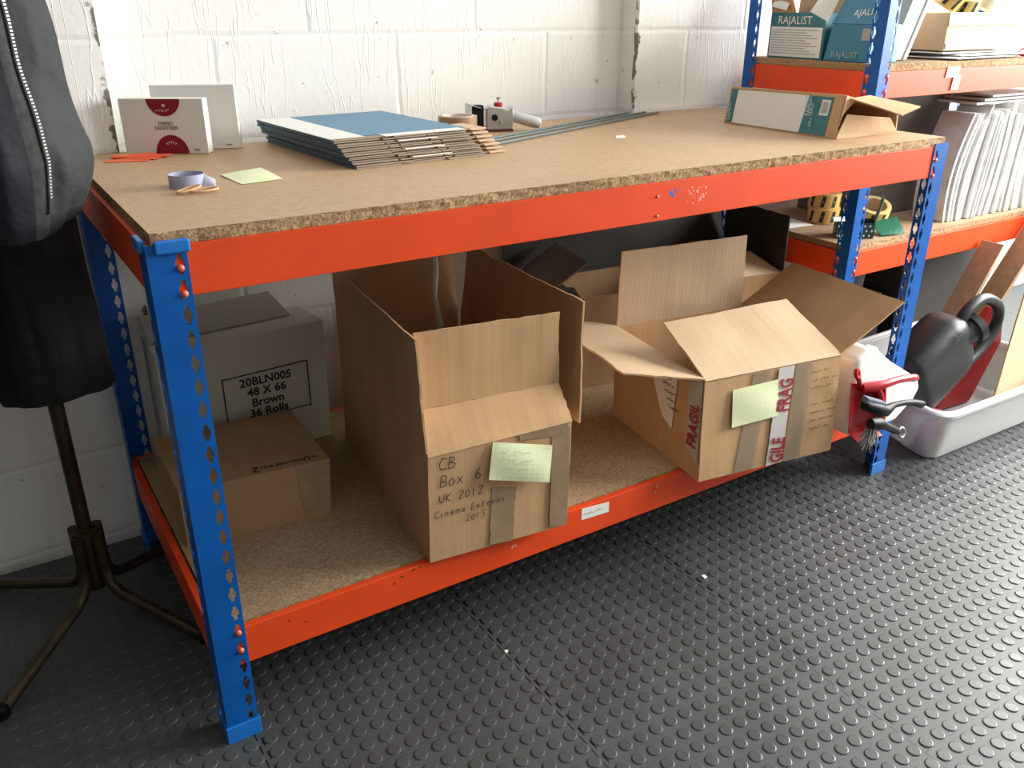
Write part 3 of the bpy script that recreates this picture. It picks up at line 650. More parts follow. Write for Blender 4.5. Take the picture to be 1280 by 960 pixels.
# sanitiser cartons
def sanit(loc, rz, w_, d_, h_, label, face=True, drop=.0006, cf=.53):
    t = thing('sanitiser_carton', (0, 0, 0), label, 'carton', 'white sanitiser cartons on the workbench')
    mb = MB(); mb.box((0, 0, 0), (w_, d_, h_)); mb.build('body', WHITE, t, bevel=.0012)
    e = -.0004
    mb = MB(); r = w_*.2; cx = w_*cf
    top = [(cx+r*math.cos(a), e, h_-drop+min(0, r*math.sin(a))*1.0) for a in [math.pi+math.pi*k/24 for k in range(25)]]
    bot = [(cx+.006+r*math.cos(a), e, r*.72*0+max(.0006, r*.62*0+r*math.sin(a)*1.12)) for a in [math.pi*k/24 for k in range(25)]]
    for pl in (top, bot): mb = MB(); mb.add([V(p) for p in pl], [tuple(range(len(pl)))]); mb.build('maroon_roundel', MAROON, t, fix=False)
    pk = mat('pale_pink_print', (.7, .55, .55), .6)
    mb = MB(); mb.add([(cx, e*2, h_-drop-.009), (cx+.004, e*2, h_-drop-.013), (cx, e*2, h_-drop-.017), (cx-.004, e*2, h_-drop-.013)], [(0, 1, 2, 3)])
    for k in range(5): a = math.radians(50+20*k); mb.add([(cx+.006+.010*math.cos(a), e*2, .010+.010*math.sin(a)), (cx+.006+.016*math.cos(a+.1), e*2, .010+.016*math.sin(a+.1)), (cx+.006+.016*math.cos(a-.1), e*2, .010+.016*math.sin(a-.1))], [(0, 1, 2)])
    mb.build('emblem', pk, t, fix=False)
    pen(['~~~'], (cx-.018, e, h_-drop-.028), (1, 0, 0), (0, 0, 1), .013, pk, t, wd=.0005, seed=3)
    text('lettering', 'HAND\nSANITISER', .0105, (cx, e, h_*.53), (1, 0, 0), (0, 0, 1), mat('grey_ink', (.12, .1, .1), .6), t, align='CENTER', line=.9, lift=.0003)
    text('lettering', '500ml', .005, (w_-.03, e, .007), (1, 0, 0), (0, 0, 1), MAROON, t, lift=.0003)
    t.location = loc; t.rotation_euler = (0, 0, rz); return t
sanit((.115, .752, TZ), math.radians(-30.5), .172, .032, .111, 'white hand sanitiser carton with maroon roundels, the front one of the two')
sb = sanit((.183, .770, TZ), math.radians(-22), .172, .03, .133, 'taller white carton half hidden behind the hand sanitiser carton', drop=.032, cf=.36)
# orange cards
for k, (x, y, rz) in enumerate(((.100, .672, .1), (.125, .690, -.25), (.145, .700, .0), (.118, .715, .3))):
    mb = MB(); z = TZ+.0012*k
    pts = [(0, 0, 0), (.082, -.006, 0), (.088, .026, 0), (.004, .032, 0)]
    mb.prism([V(p)+V((-.04, -.015, 0)) for p in pts], (0, 0, .0011)); o = mb.build('orange_card', ORC)
    o.location = (x-.002, y-.01, z); o.rotation_euler = (0, 0, rz-.3)
    tag(o, 'bright orange tag card, '+['lowest', 'second lowest', 'second highest', 'topmost'][k]+' in the small fanned pile before the sanitiser carton', 'card', 'orange cards in a fanned pile')
# lilac tape ring
t = thing('tape_roll', (.14, .32, TZ), 'nearly empty pale lilac tape roll with a loose end beside the elastic bands', 'tape roll')
mb = MB(); c = V((.1375, .322, TZ)); n = 40
pts = [c+V((.029*math.cos(a)*1.0, .026*math.sin(a), 0)) for a in [math.pi*2*k/n for k in range(n)]]
vs = []; 
for p in pts:
    o_ = (p-c).normalized()*.0012
    vs += [p, p+V((0, 0, .022)), p+o_+V((0, 0, .022)), p+o_]
fs = []
for i in range(n):
    j = (i+1) % n
    for k in range(4): fs.append((i*4+k, j*4+k, j*4+(k+1) % 4, i*4+(k+1) % 4))
mb.add(vs, fs); mb.build('ring', LILAC, t, smooth=True)
mb = MB(); mb.sheet((.160, .303, TZ+.001), (.176, .287, TZ+.001), (.180, .300, TZ+.012), (.163, .312, TZ+.021), .0006, 5, 4, .001, bow=.002); mb.build('loose_end', mat('pale_tape', (.75, .75, .82), .3), t, fix=False)
# rubber bands
def band(cx, cy, rx, ry, rz, label, tilt):
    mb = MB(); n = 40; pts = []
    for k in range(n):
        a = 2*math.pi*k/n; x, y = rx*math.cos(a), ry*math.sin(a)
        pts.append(V((cx+x*math.cos(rz)-y*math.sin(rz), cy+x*math.sin(rz)+y*math.cos(rz), TZ+.0035+tilt*(.5+.5*math.cos(a)))))
    mb.tube(pts, .0022, 8, closed=True); o = mb.build('elastic_band', TAN, smooth=True); tag(o, label, 'elastic band', 'elastic bands by the lilac tape')
band(.149, .256, .023, .011, .05, 'tan elastic band lying flat to the right, beside the lilac tape roll', .001)
band(.126, .262, .021, .008, .25, 'tan elastic band resting on the other one, nearest the bench corner', .006)
# sticky note on bench
mb = MB(); mb.sheet((.222, .290, TZ+.001), (.300, .303, TZ+.001), (.290, .398, TZ+.008), (.214, .400, TZ+.001), .0005, 8, 8, .0015, bow=.002)
tag(mb.build('sticky_note', YEL, fix=False), 'pale yellow sticky note lying curled on the workbench top', 'sticky note')
# stack of flattened cartons
def flat_carton(k, label, Dp=.40):
    t = thing('flattened_carton', (0, 0, 0), label, 'flattened carton', 'flattened cartons stacked on the workbench')
    W = .315; h = .0054
    rnd = random.Random(k+40)
    # two boards of corrugated card; front edge has slotted flap ends
    lo = MB(); cuts = [0, .10, .112, .205, .215, W]; 
    for q, (a, b) in enumerate(((0, .10), (.104, .203), (.207, .30))):
        yy = rnd.uniform(-.006, .003)
        lo.hexa([(a, yy, 0), (b, yy, 0), (b, .03, 0), (a, .03, 0)], [(a, yy, .0024), (b, yy, .0024), (b, .03, .0024), (a, .03, .0024)])
    lo.hexa([(0, .03, 0), (W, .03, 0), (W, Dp, 0), (0, Dp, 0)], [(0, .03, .0024), (W, .03, .0024), (W, Dp, .0024), (0, Dp, .0024)])
    lo.build('lower_board', [STK], t)
    up_ = MB()
    for q, (a, b) in enumerate(((0, .125), (.129, .222), (.226, W-.01))):
        yy = rnd.uniform(-.004, .006)
        up_.hexa([(a, yy, .0034), (b, yy, .0034), (b, .03, .0034), (a, .03, .0034)], [(a, yy, h), (b, yy, h), (b, .03, h), (a, .03, h)])
    up_.hexa([(0, .03, .0034), (W, .03, .0034), (W, Dp, .0034), (0, Dp, .0034)], [(0, .03, h), (W, .03, h), (W, Dp, h), (0, Dp, h)])
    up_.build('upper_board', [STK], t)
    lf = MB(); lf.box((-.0012, 0, -.0002), (0, Dp, h+.0002)); lf.build('printed_side', DKBLUE, t)
    tail = MB(); tail.box((W+.004, -.0+.01, .0005), (W+.045, .10, h-.001)); tail.box((W, .014, .0015), (W+.006, .09, h-.002)); tail.build('glue_tab', KRP, t, bevel=.001)
    if k % 2: 
        pw = MB(); pw.box((.13, -.0075, .0036), (.222, -.006, .0056)); pw.build('white_edge', WHITE, t)
    return t
NS = 7
lab = ['bottom', 'second from the bottom', 'third from the bottom', 'middle of seven', 'third from the top', 'second from the top', 'topmost']
for k in range(NS):
    t = flat_carton(k, 'flattened blue-printed carton in the stack on the workbench, '+lab[k] if k < 6 else 'topmost flattened carton of the stack, blue with white bands along two sides', .44-.04*k/6)
    f = k/(NS-1)
    if k == NS-1:
        m_ = MB(); m_.box((.075, .03, .0059), (.315, .40, .0064)); m_.build('blue_print', BLUEP, t)
        m_ = MB(); m_.box((-.0005, .02, .0059), (.075, .40, .0064)); m_.box((.11, -.003, .0059), (.30, .03, .0064)); m_.build('white_print', WHITE, t)
    t.location = (.456-.030*f+random.uniform(-.004, .004), .328+.040*f+random.uniform(-.004, .004), TZ+.0074*k); t.rotation_euler = (0, 0, math.radians(3.5+random.uniform(-.7, .7)))
# brown tape roll behind the stack
t = thing('tape_roll', (.826, .62, TZ), 'brown parcel tape roll lying behind the right end of the flattened cartons', 'tape roll')
mb = MB(); c = (.828, .600, TZ+.003); mb.lathe(c, (0, 0, 1), [(.038, 0), (.046, 0), (.046, .048), (.038, .048)], 48, closed=True); mb.build('tape', mat('brown_tape_roll', (.36, .22, .13), .25), t, smooth=True)
mb = MB(); mb.lathe(c, (0, 0, 1), [(.0355, -.0005), (.0385, -.0005), (.0385, .0488), (.0355, .0488)], 48, closed=True); mb.build('core', mat('pale_core', (.7, .62, .56), .6), t, smooth=True)
# tape dispenser gun
t = thing('tape_dispenser', (.98, .65, TZ), 'metal hand-held tape dispenser with a grey handle and red knob, near the wall', 'tape dispenser')
ux = V((.94, -.30, 0)).normalized(); uy = V((.30, .94, 0)).normalized(); uz = V((0, 0, 1)); c0 = V((.90, .665, TZ))
def dp(a, b, z): return c0+ux*a+uy*b+uz*z
mb = MB(); mb.obox(dp(.018, .018, .033), ux*.018, uy*.014, uz*.030); mb.build('head', BLACKP, t, bevel=.003)
mb = MB(); mb.sheet(dp(-.003, -.002, .018), dp(-.003, .036, .018), dp(-.003, .036, .068), dp(-.003, -.002, .068), .002, 4, 4, 0); mb.sheet(dp(-.003, .0, .066), dp(.028, .0, .058), dp(.028, .034, .058), dp(-.003, .034, .068), .0015, 4, 4, 0); mb.sheet(dp(-.003, -.001, .004), dp(.004, -.001, .004), dp(.004, -.001, .066), dp(-.003, -.001, .068), .0015, 2, 4, 0); mb.build('blade_guard', GREYH, t)
mb = MB(); mb.prism([dp(.042, 0, .004), dp(.108, 0, .004), dp(.112, 0, .030), dp(.110, 0, .060), dp(.098, 0, .052), dp(.082, 0, .058), dp(.050, 0, .062), dp(.042, 0, .055)], uy*.032); mb.build('side_frame', STEEL, t, bevel=.003)
mb = MB(); mb.lathe(dp(.062, -.001, .034), -uy, [(0, .002), (.007, .002), (.008, 0)], 20); mb.build('spindle', BLACKP, t, smooth=True)
mb = MB(); mb.lathe(dp(.078, -.001, .022), -uy, [(0, .003), (.004, .003), (.005, 0)], 14); mb.lathe(dp(.048, -.001, .020), -uy, [(0, .002), (.003, .002), (.003, 0)], 14); mb.build('screw', STEEL, t, smooth=True)
mb = MB(); mb.lathe(dp(.074, .014, .058), uz, [(.010, 0), (.011, .003), (.011, .009), (.008, .011), (0, .011)], 12); mb.build('adjusting_knob', REDP, t)
mb = MB(); mb.lathe(dp(.074, .014, .068), uz, [(.0022, 0), (.0022, .008), (.006, .012), (.004, .0135), (0, .0135)], 14); mb.build('thumb_screw', STEEL, t, smooth=True)
mb = MB(); mb.tube([dp(.098, .014, .034), dp(.115, .012, .034), dp(.135, .010, .028), (dp(.160, .006, .021)), dp(.178, .004, .018), dp(.184, .003, .018)], [.011, .0135, .0135, .0145, .013, .007], 18); mb.build('handle', GREYH, t, smooth=True)
mb = MB(); mb.obox(dp(.070, .014, .0025), ux*.040, uy*.015, uz*.0025); mb.build('base_plate', mat('maroon_base', (.08, .01, .012), .5), t)
# three thin metal rods
for k, (a, b) in enumerate((((.80, .430), (1.575, .735)), ((.79, .465), (1.545, .758)), ((.845, .515), (1.49, .768)))):
    mb = MB(); a = V((*a, TZ+.004)); b = V((*b, TZ+.004)); pts = [a.lerp(b, i/8) for i in range(9)]; mb.tube(pts, .0032, 8)
    o = mb.build('metal_rod', ROD, smooth=True)
    tag(o, ['thin grey metal rod nearest the bench front, of the three behind the flattened cartons', 'thin grey metal rod in the middle of the three behind the flattened cartons', 'thin grey metal rod closest to the wall, of the three behind the flattened cartons'][k], 'rod', 'metal rods on the workbench')
# crumbs
mb = MB(); mb.sheet((1.150, .402, TZ), (1.176, .396, TZ), (1.178, .41, TZ+.004), (1.158, .414, TZ+.003), .001, 4, 3, .004); tag(mb.build('paper_scrap', WHITE, fix=False), 'tiny crumpled white paper scrap on the open part of the workbench top', 'paper scrap')
mb = MB(); mb.box((.543, -.067, .0), (.551, -.061, .005)); o = mb.build('paper_scrap', WHITE, bevel=.001); tag(o, 'tiny white scrap on the floor under the CB Box 6 carton', 'paper scrap')
mb = MB(); mb.box((1.066, -.103, .0), (1.076, -.092, .005)); o = mb.build('paper_scrap', WHITE, bevel=.001); tag(o, 'tiny white scrap on the floor below the FRAGILE carton', 'paper scrap')

# right-hand long kraft box lying on the bench (open end towards the right)
R = thing('long_cardboard_box', (1.7, .3, TZ), 'long low cardboard box with teal and white printing, open at its near end', 'box')
x0, x1, y0, y1, zt = 1.590, 1.815, .118, .486, 1.028
mb = MB(); FLb = V((x0, y1, TZ)); NRb = V((x0-.006, y0, TZ)); FLt = V((x0+.004, y1-.012, 1.024)); NRt = V((x0+.010, y0, 1.030))
BRb = V((x1, y0-.004, TZ)); BFb = V((x1, y1, TZ)); BRt = V((x1, y0, .985)); BFt = V((x1, y1-.01, .985))
mb.sheet(FLb, NRb, NRt, FLt, .004, 12, 5, .001); mb.sheet(NRt, BRt, BFt, FLt, .004, 10, 10, .001); mb.sheet(BRb, BFb, BFt, BRt, .004, 8, 4, .001)
mb.sheet(BFb, FLb, FLt, BFt, .004, 8, 4, .001); mb.hexa([NRb, BRb, BFb, FLb], [p+V((0, 0, .003)) for p in (NRb, BRb, BFb, FLb)]); mb.build('body', KR, R, fix=False)
def onR(u, v, d=.001): return FLb.lerp(NRb, u).lerp(FLt.lerp(NRt, u), v)+V((-d, 0, 0))
def patchR(nm, q, mt, d=.0018): m_ = MB(); m_.sheet(*[onR(a, b, d) for a, b in q], .0005, 5, 3, 0); return m_.build(nm, mt, R, fix=False)
patchR('white_panel', [(.08, .04), (.70, .04), (.72, .93), (.08, .93)], WHITE)
p1_ = patchR('teal_panel', [(.70, .04), (.915, .04), (.925, .93), (.72, .93)], TEAL)
patchR('teal_strip', [(.02, .05), (.075, .05), (.075, .94), (.02, .94)], TEAL)
p2_ = patchR('barcode_label', [(.835, .50), (.905, .50), (.908, .86), (.838, .86)], WHITE, .0026)
mb = MB()
for k in range(9): u0 = .848+.0055*k; mb.add([onR(u0, .55, .0036), onR(u0+.003, .55, .0036), onR(u0+.003, .82, .0036), onR(u0, .82, .0036)], [(0, 1, 2, 3)])
mb.build('barcode', GREYC, p2_, fix=False)
wh = mat('pale_lettering', (.5, .62, .62), .6)
text('lettering', 'RAJALIST', .024, onR(.765, .45, .0028), (0, 0, 1), (0, 1, 0), wh, p1_, xs=.5, bold=.0003)
text('lettering', '~ 250 x 100 mm', .013, onR(.80, .12, .0028), (0, 0, 1), (0, 1, 0), wh, p1_, xs=.75)
text('lettering', 'RAJALIST', .016, onR(.062, .1, .0028), (0, 0, 1), (0, 1, 0), wh, p1_, xs=.8)
flap(R, NRb+V((.002, -.004, 0)), BRb+V((.0, -.004, 0)), BRb+V((-.055, -.016, .040)), NRb+V((.02, -.012, .056)), KRP, 'end_flap', rag=.001, nu=8, nv=5, t=.003)
flap(R, NRb+V((.004, -.002, .03)), NRt+V((0, -.002, 0)), NRt+V((.045, .0, -.010)), NRb+V((.02, .012, .05)), KR, 'side_flap', rag=.001, nu=6, nv=4, t=.003)
flap(R, V((1.612, .112, 1.020)), V((1.70, .125, 1.022)), V((1.79, .045, .998)), V((1.70, .03, .985)), KR, 'top_flap', rag=.001, nu=8, nv=5, t=.003)

# ================================================================== things on the rack
UZ, MZ = 1.0812, .5932
U1 = thing('stationery_box', (2.03, .57, UZ), 'teal printed open box with a white lined label, on the upper rack shelf', 'box')
mb = MB(); a = [(1.932, .668, UZ), (1.932, .470, UZ), (2.05, .480, UZ), (2.05, .668, UZ)]; b = [V(p)+V((0, 0, .122)) for p in a]
for i, j in ((0, 1), (1, 2), (2, 3), (3, 0)): mb.sheet(a[i], a[j], b[j], b[i], .004, 6, 4, .001)
mb.hexa([a[1], a[2], a[3], a[0]], [V(p)+V((0, 0, .004)) for p in (a[1], a[2], a[3], a[0])]); mb.build('body', TEAL, U1, fix=False)
def onx(x, y0, y1, z0, z1): return (x, y0, z0), (x, y1, z0), (x, y1, z1), (x, y0, z1)
mb = MB(); mb.sheet(*onx(1.9305, .662, .476, UZ+.004, UZ+.084), .0005, 4, 3, 0); lb = mb.build('lined_label', WHITE, U1, fix=False)
mb = MB()
for k in range(10): mb.add([V(p) for p in onx(1.9296, .655, .49+.02*((k*7) % 3), UZ+.012+.007*k, UZ+.0145+.007*k)], [(0, 1, 2, 3)])
mb.build('ruled_lines', GREYC, lb, fix=False)
text('lettering', 'RAJALIST', .031, (1.9310, .640, UZ+.092), (0, -1, 0), (0, 0, 1), WHITE, U1, xs=1.0)
flap(U1, (1.932, .668, UZ+.122), (1.932, .58, UZ+.122), (1.905, .585, UZ+.175), (1.91, .66, UZ+.175), KR, 'flap', nu=5, nv=4)
flap(U1, (2.05, .48, UZ+.122), (2.05, .668, UZ+.122), (2.055, .668, UZ+.20), (2.055, .48, UZ+.20), KR, 'flap', nu=5, nv=4)
U2 = thing('stationery_box', (2.02, .38, UZ), 'blue-teal printed box with a raised flap, right beside the rack front leg', 'box')
mb = MB(); mb.hexa([(1.932, .312, UZ), (2.05, .312, UZ), (2.05, .455, UZ), (1.932, .462, UZ)], [(1.932, .312, UZ+.095), (2.05, .312, UZ+.095), (2.05, .452, UZ+.095), (1.932, .445, UZ+.095)]); mb.build('body', TEALB, U2, bevel=.001)
flap(U2, (1.932, .448, UZ+.096), (1.932, .30, UZ+.096), (1.965, .285, UZ+.185), (1.965, .425, UZ+.185), TEALB, 'flap', nu=5, nv=4)
text('lettering', 'RAJALIST', .022, (1.931, .437, UZ+.010), (0, -1, 0), (0, 0, 1), mat('grey_lettering', (.35, .45, .47), .5), U2)
text('lettering', 'RAJALIST', .026, (1.940, .405, UZ+.112), (0, -1, .08), (.33, 0, .95), WHITE, U2)
mb = MB(); mb.sheet((1.9302, .345, UZ+.055), (1.9302, .315, UZ+.055), (1.9302, .315, UZ+.085), (1.9302, .345, UZ+.085), .0004, 2, 2, 0); mb.build('square_label', GREYC, U2, fix=False)
mb = MB(); mb.sheet((1.915, .515, UZ+.125), (1.918, .452, UZ+.10), (1.95, .425, UZ+.21), (1.945, .475, UZ+.21), .0006, 8, 6, .004, bow=.008); tag(mb.build('paper_sheet', PAPER, fix=False), 'white paper sheet leaning across the gap between the two teal printed boxes', 'paper')
mb = MB(); mb.sheet((1.915, .655, UZ+.138), (1.915, .60, UZ+.128), (1.94, .585, UZ+.21), (1.94, .66, UZ+.21), .0006, 8, 6, .004, bow=.006); tag(mb.build('paper_sheet', PAPER, fix=False), 'small white paper sheet sticking out of the lined-label teal box', 'paper')
F1 = thing('folder', (2.14, .45, UZ), 'grey metallic folder leaning to the right beside the rack front leg', 'folder')
mb = MB(); mb.hexa([(2.06, .345, UZ), (2.120, .345, UZ), (2.120, .60, UZ), (2.06, .60, UZ)], [(2.19, .345, UZ+.31), (2.245, .345, UZ+.29), (2.245, .60, UZ+.29), (2.19, .60, UZ+.31)]); mb.build('body', SILV, F1, bevel=.003)
mb = MB(); mb.hexa([(2.121, .340, UZ), (2.138, .340, UZ), (2.138, .60, UZ), (2.121, .60, UZ)], [(2.246, .340, UZ+.29), (2.262, .340, UZ+.285), (2.262, .60, UZ+.285), (2.246, .60, UZ+.29)]); mb.build('pages', MAGW, F1, bevel=.004)
# brown parcel with envelopes below
for k, (x, y, rz, ww, dd) in enumerate(((2.25, .262, .06, .36, .26), (2.30, .275, -.05, .33, .25), (2.24, .285, .02, .37, .22))):
    mb = MB(); mb.sheet((0, 0, 0), (ww, 0, 0), (ww, dd, 0), (0, dd, 0), .003, 10, 8, .0015, bow=.001, seed=k); o = mb.build('envelope', PAPER, fix=False); o.location = (x, y-.006+.01*k, UZ+.0065+.0065*k); o.rotation_euler = (0, 0, rz)
    tag(o, 'white envelope under the brown parcel on the upper rack shelf, '+['bottom', 'middle', 'top'][k]+' of three', 'envelope', 'envelopes under the brown parcel')
P1 = thing('brown_parcel', (2.42, .42, UZ+.024), 'brown cardboard parcel wrapped in clear film, lying on white envelopes', 'parcel')
mb = MB(); zb = UZ+.024
mb.hexa([(2.24, .30, zb), (2.60, .30, zb), (2.61, .56, zb), (2.25, .56, zb)], [(2.245, .305, zb+.10), (2.595, .305, zb+.10), (2.605, .56, zb+.10), (2.25, .56, zb+.10)]); mb.build('body', KRP, P1, bevel=.003)
mb = MB(); mb.sheet((2.243, .298, zb+.066), (2.598, .298, zb+.070), (2.597, .303, zb+.098), (2.247, .303, zb+.101), .0008, 12, 3, .003); mb.sheet((2.245, .2985, zb+.004), (2.60, .2985, zb+.004), (2.598, .2995, zb+.026), (2.246, .2995, zb+.02), .0008, 10, 3, .003); mb.build('film', PAPER, P1, fix=False)
def troll(x, y, z, ax, r, h, m1, label, grp=None, dark=True):
    t = thing('tape_roll', (x, y, z), label, 'tape roll', grp); ax = V(ax).normalized()
    mb = MB(); mb.lathe((x, y, z), ax, [(r*.78, 0), (r, 0), (r, h), (r*.78, h)], 36, closed=True); mb.build('tape', m1, t, smooth=True)
    mb = MB(); mb.lathe((x, y, z), ax, [(r*.72, -.0004), (r*.785, -.0004), (r*.785, h+.0004), (r*.72, h+.0004)], 36, closed=True); mb.build('core', KRP, t, smooth=True)
    if dark:
        xx = ax.orthogonal().normalized(); yy = ax.cross(xx); mb = MB()
        for k in range(9):
            a0 = k*.7; q = []
            for zz, sk in ((.12, 0), (.88, .12)):
                for da in (0, .22): q.append(V((x, y, z))+(xx*math.cos(a0+da+sk)+yy*math.sin(a0+da+sk))*(r+.0006)+ax*h*zz)
            mb.add([q[0], q[1], q[3], q[2]], [(0, 1, 2, 3)])
        mb.build('printed_marks', BLK, t, fix=False)
    return t
troll(2.30, .37, zb+.118, (.35, -.5, 1), .045, .045, YTAPE, 'yellow and black tape roll tilted on the left of the brown parcel')
troll(2.385, .36, zb+.11, (-.2, -.35, 1), .046, .04, YTAPE2, 'bright yellow tape roll with black marks in the middle of the brown parcel')
troll(2.50, .38, zb+.112, (.1, -.3, 1), .05, .035, mat('clear_tape_roll', (.6, .56, .45), .2), 'clear tape roll lying on the right of the brown parcel', dark=False)
mb = MB(); mb.sheet((2.405, .302, zb+.104), (2.432, .300, zb+.102), (2.425, .33, zb+.118), (2.40, .33, zb+.118), .001, 3, 3, .001); tag(mb.build('tape_tab', LIME, fix=False), 'small lime yellow tape tab on the front edge of the brown parcel', 'tape tab')
S1 = thing('scissors', (2.62, .27, UZ), 'red-handled scissors at the front edge of the upper rack shelf', 'scissors')
for cx_, cy_, rz in ((2.615, .268, .2), (2.655, .272, -.3)):
    mb = MB(); mb.tube([V((cx_+.024*math.cos(a), cy_+.013*math.sin(a), UZ+.016+.010*math.sin(a+1))) for a in [2*math.pi*k/20 for k in range(20)]], .004, 8, closed=True); mb.build('handle_loop', REDP, S1, smooth=True)
mb = MB(); mb.prism([(2.64, .285, UZ+.004), (2.655, .283, UZ+.004), (2.71, .40, UZ+.004)], (0, 0, .002)); mb.prism([(2.655, .283, UZ+.007), (2.64, .285, UZ+.007), (2.73, .395, UZ+.007)], (0, 0, .002)); mb.build('blade', STEEL, S1)
# middle shelf
troll(2.10, .512, MZ, (0, 0, 1), .05, .045, YTAPE, 'yellow tape roll with black print, lower of the two stacked on the middle rack shelf', 'yellow tape rolls on the middle shelf')
troll(2.106, .520, MZ+.0455, (0, 0, 1), .05, .045, YTAPE, 'yellow tape roll with black print, upper of the two stacked on the middle rack shelf', 'yellow tape rolls on the middle shelf')
troll(2.225, .425, MZ+.020, (-.25, -.35, 1), .05, .04, YTAPE2, 'bright yellow tape roll leaning behind the green carton')
Gx = thing('green_carton', (2.02, .33, MZ), 'small open green carton with white dots on the middle rack shelf', 'carton')
mb = MB(); g0 = [(1.950, .345, MZ), (2.045, .283, MZ), (2.095, .325, MZ), (2.00, .392, MZ)]; g1 = [V(p)+V((0, 0, .045)) for p in g0]
for i, j in ((0, 1), (1, 2), (2, 3), (3, 0)): mb.sheet(g0[i], g0[j], g1[j], g1[i], .002, 4, 3, .0003)
mb.hexa(g0, [V(p)+V((0, 0, .002)) for p in g0]); mb.build('body', GREEND, Gx, fix=False)
mb = MB(); gd = (V(g0[1])-V(g0[0])); gn = gd.cross(V((0, 0, 1))).normalized()
for i in range(7):
    for j in range(3):
        c = V(g0[0])+gd*((i+.5+(j % 2)*.4)/7.4)+V((0, 0, .008+.014*j))+gn*.0006; e1 = gd.normalized()*.0030; e2 = V((0, 0, .0042))
        mb.add([c-e1, c-e2, c+e1, c+e2], [(0, 1, 2, 3)])
mb.build('white_dots', WHITE, Gx, fix=False)
flap(Gx, g1[1], g1[2], V(g1[2])+V((.075, .035, .055)), V(g1[1])+V((.075, .035, .055)), GREEN, 'lid', nu=4, nv=4, t=.002, rag=.001)
flap(Gx, (2.085, .285, MZ+.004), (2.165, .262, MZ+.006), (2.195, .318, MZ+.042), (2.11, .345, MZ+.028), GREEN, 'lid_end', nu=4, nv=4, t=.002, rag=.001)
mb = MB(); mb.sheet((1.955, .36, MZ+.047), (2.015, .33, MZ+.047), (2.045, .365, MZ+.050), (1.99, .39, MZ+.050), .001, 4, 4, .001); tag(mb.build('paper_slip', PAPER, fix=False), 'white paper slip lying across the open green carton', 'paper')
mb = MB(); mb.sheet((1.925, .50, MZ+.001), (2.03, .49, MZ+.001), (2.05, .66, MZ+.004), (1.93, .68, MZ+.002), .001, 6, 6, .002); tag(mb.build('paper_sheet', PAPER, fix=False), 'white paper sheet lying flat at the back left of the middle rack shelf', 'paper')
GB = thing('grey_board_box', (2.38, .6, MZ), 'tall plain grey-brown box at the back of the middle rack shelf', 'box')
mb = MB(); mb.hexa([(2.19, .475, MZ), (2.60, .465, MZ), (2.61, .70, MZ), (2.20, .70, MZ)], [(2.19, .475, MZ+.37), (2.60, .465, MZ+.37), (2.61, .70, MZ+.37), (2.20, .70, MZ+.37)]); mb.build('body', DARKG, GB, bevel=.003)
mb = MB(); mb.box((2.188, .473, MZ+.365), (2.612, .702, MZ+.385)); mb.build('lid', DARKG, GB, bevel=.002)
# row of magazines standing on end
rnd = random.Random(11); x = 2.412; k = 0; words = ['leftmost', 'second', 'third', 'fourth', 'fifth', 'sixth', 'seventh', 'eighth', 'ninth', 'tenth', 'eleventh', 'twelfth', 'thirteenth', 'fourteenth', 'fifteenth', 'sixteenth', 'seventeenth', 'eighteenth', 'nineteenth', 'twentieth', 'twenty-first', 'twenty-second']
while x < 2.98 and k < 22:
    th = rnd.uniform(.010, .026); hgt = rnd.uniform(.30, .35); lean = .045+.018*math.sin(x*11); bul = .018*math.sin(x*15); yf = .285+rnd.uniform(0, .014)
    t = thing('magazine', (x, .4, MZ), 'worn grey magazine bundle standing on end on the middle rack shelf, '+words[k]+' from the left', 'magazine', 'magazines standing on the middle rack shelf')
    for nm, a, b, mt in (('pages', 0, th*.72, MAG), ('cover', th*.74, th*.97, MAGW)):
        mb = MB(); n = 10; vs = []
        for i in range(n+1):
            v = i/n; xo = x+lean*v*v*.9+bul*math.sin(math.pi*v); fan = 1
            for (xx, yy) in ((a*fan, yf), (b*fan, yf+.002), (b*fan, .405), (a*fan, .405)): vs.append((xo+xx, yy, MZ+.0005+hgt*v))
        fs = [tuple(range(4)), tuple(n*4+i for i in range(4))]
        for i in range(n):
            for j in range(4): fs.append((i*4+j, i*4+(j+1) % 4, (i+1)*4+(j+1) % 4, (i+1)*4+j))
        mb.add(vs, fs); mb.build(nm, mt, t, smooth=True)
    x += th+.0035; k += 1
for k in range(3):
    mb = MB(); z = MZ+.354+.010*k; mb.sheet((2.52+.04*k, .33, z), (2.95, .33+.01*k, z-.004), (2.95, .50, z-.004), (2.53+.03*k, .50, z), .0065, 10, 6, .0012, seed=k); tag(mb.build('paper_pad', MAGW, fix=False), 'white paper pad laid flat on the standing magazines, '+['lowest', 'middle', 'top'][k]+' of three', 'paper pad', 'paper pads on top of the magazines')

# ================================================================== plastic tub and its contents
def rrect(c4, r, z, n=6):
    pts = []; c4 = [V((*c, 0)) for c in c4]
    for i in range(4):
        p = c4[i]; a = (c4[i-1]-p).normalized(); b = (c4[(i+1) % 4]-p).normalized(); A_ = p+a*r; B_ = p+b*r
        for k in range(n+1):
            t = k/n; q = A_*(1-t)**2+p*2*t*(1-t)+B_*t*t; pts.append(V((q.x, q.y, z)))
    return pts
def loft(rings, name, mt, parent, close0=True, close1=False, smooth=True):
    n = len(rings[0]); vs = [p for r in rings for p in r]; fs = []
    for i in range(len(rings)-1):
        for k in range(n): fs.append((i*n+k, i*n+(k+1) % n, (i+1)*n+(k+1) % n, (i+1)*n+k))
    if close0: fs.append(tuple(range(n)))
    if close1: fs.append(tuple((len(rings)-1)*n+k for k in range(n)))
    mb = MB(); mb.add(vs, fs); return mb.build(name, mt, parent, smooth=smooth)
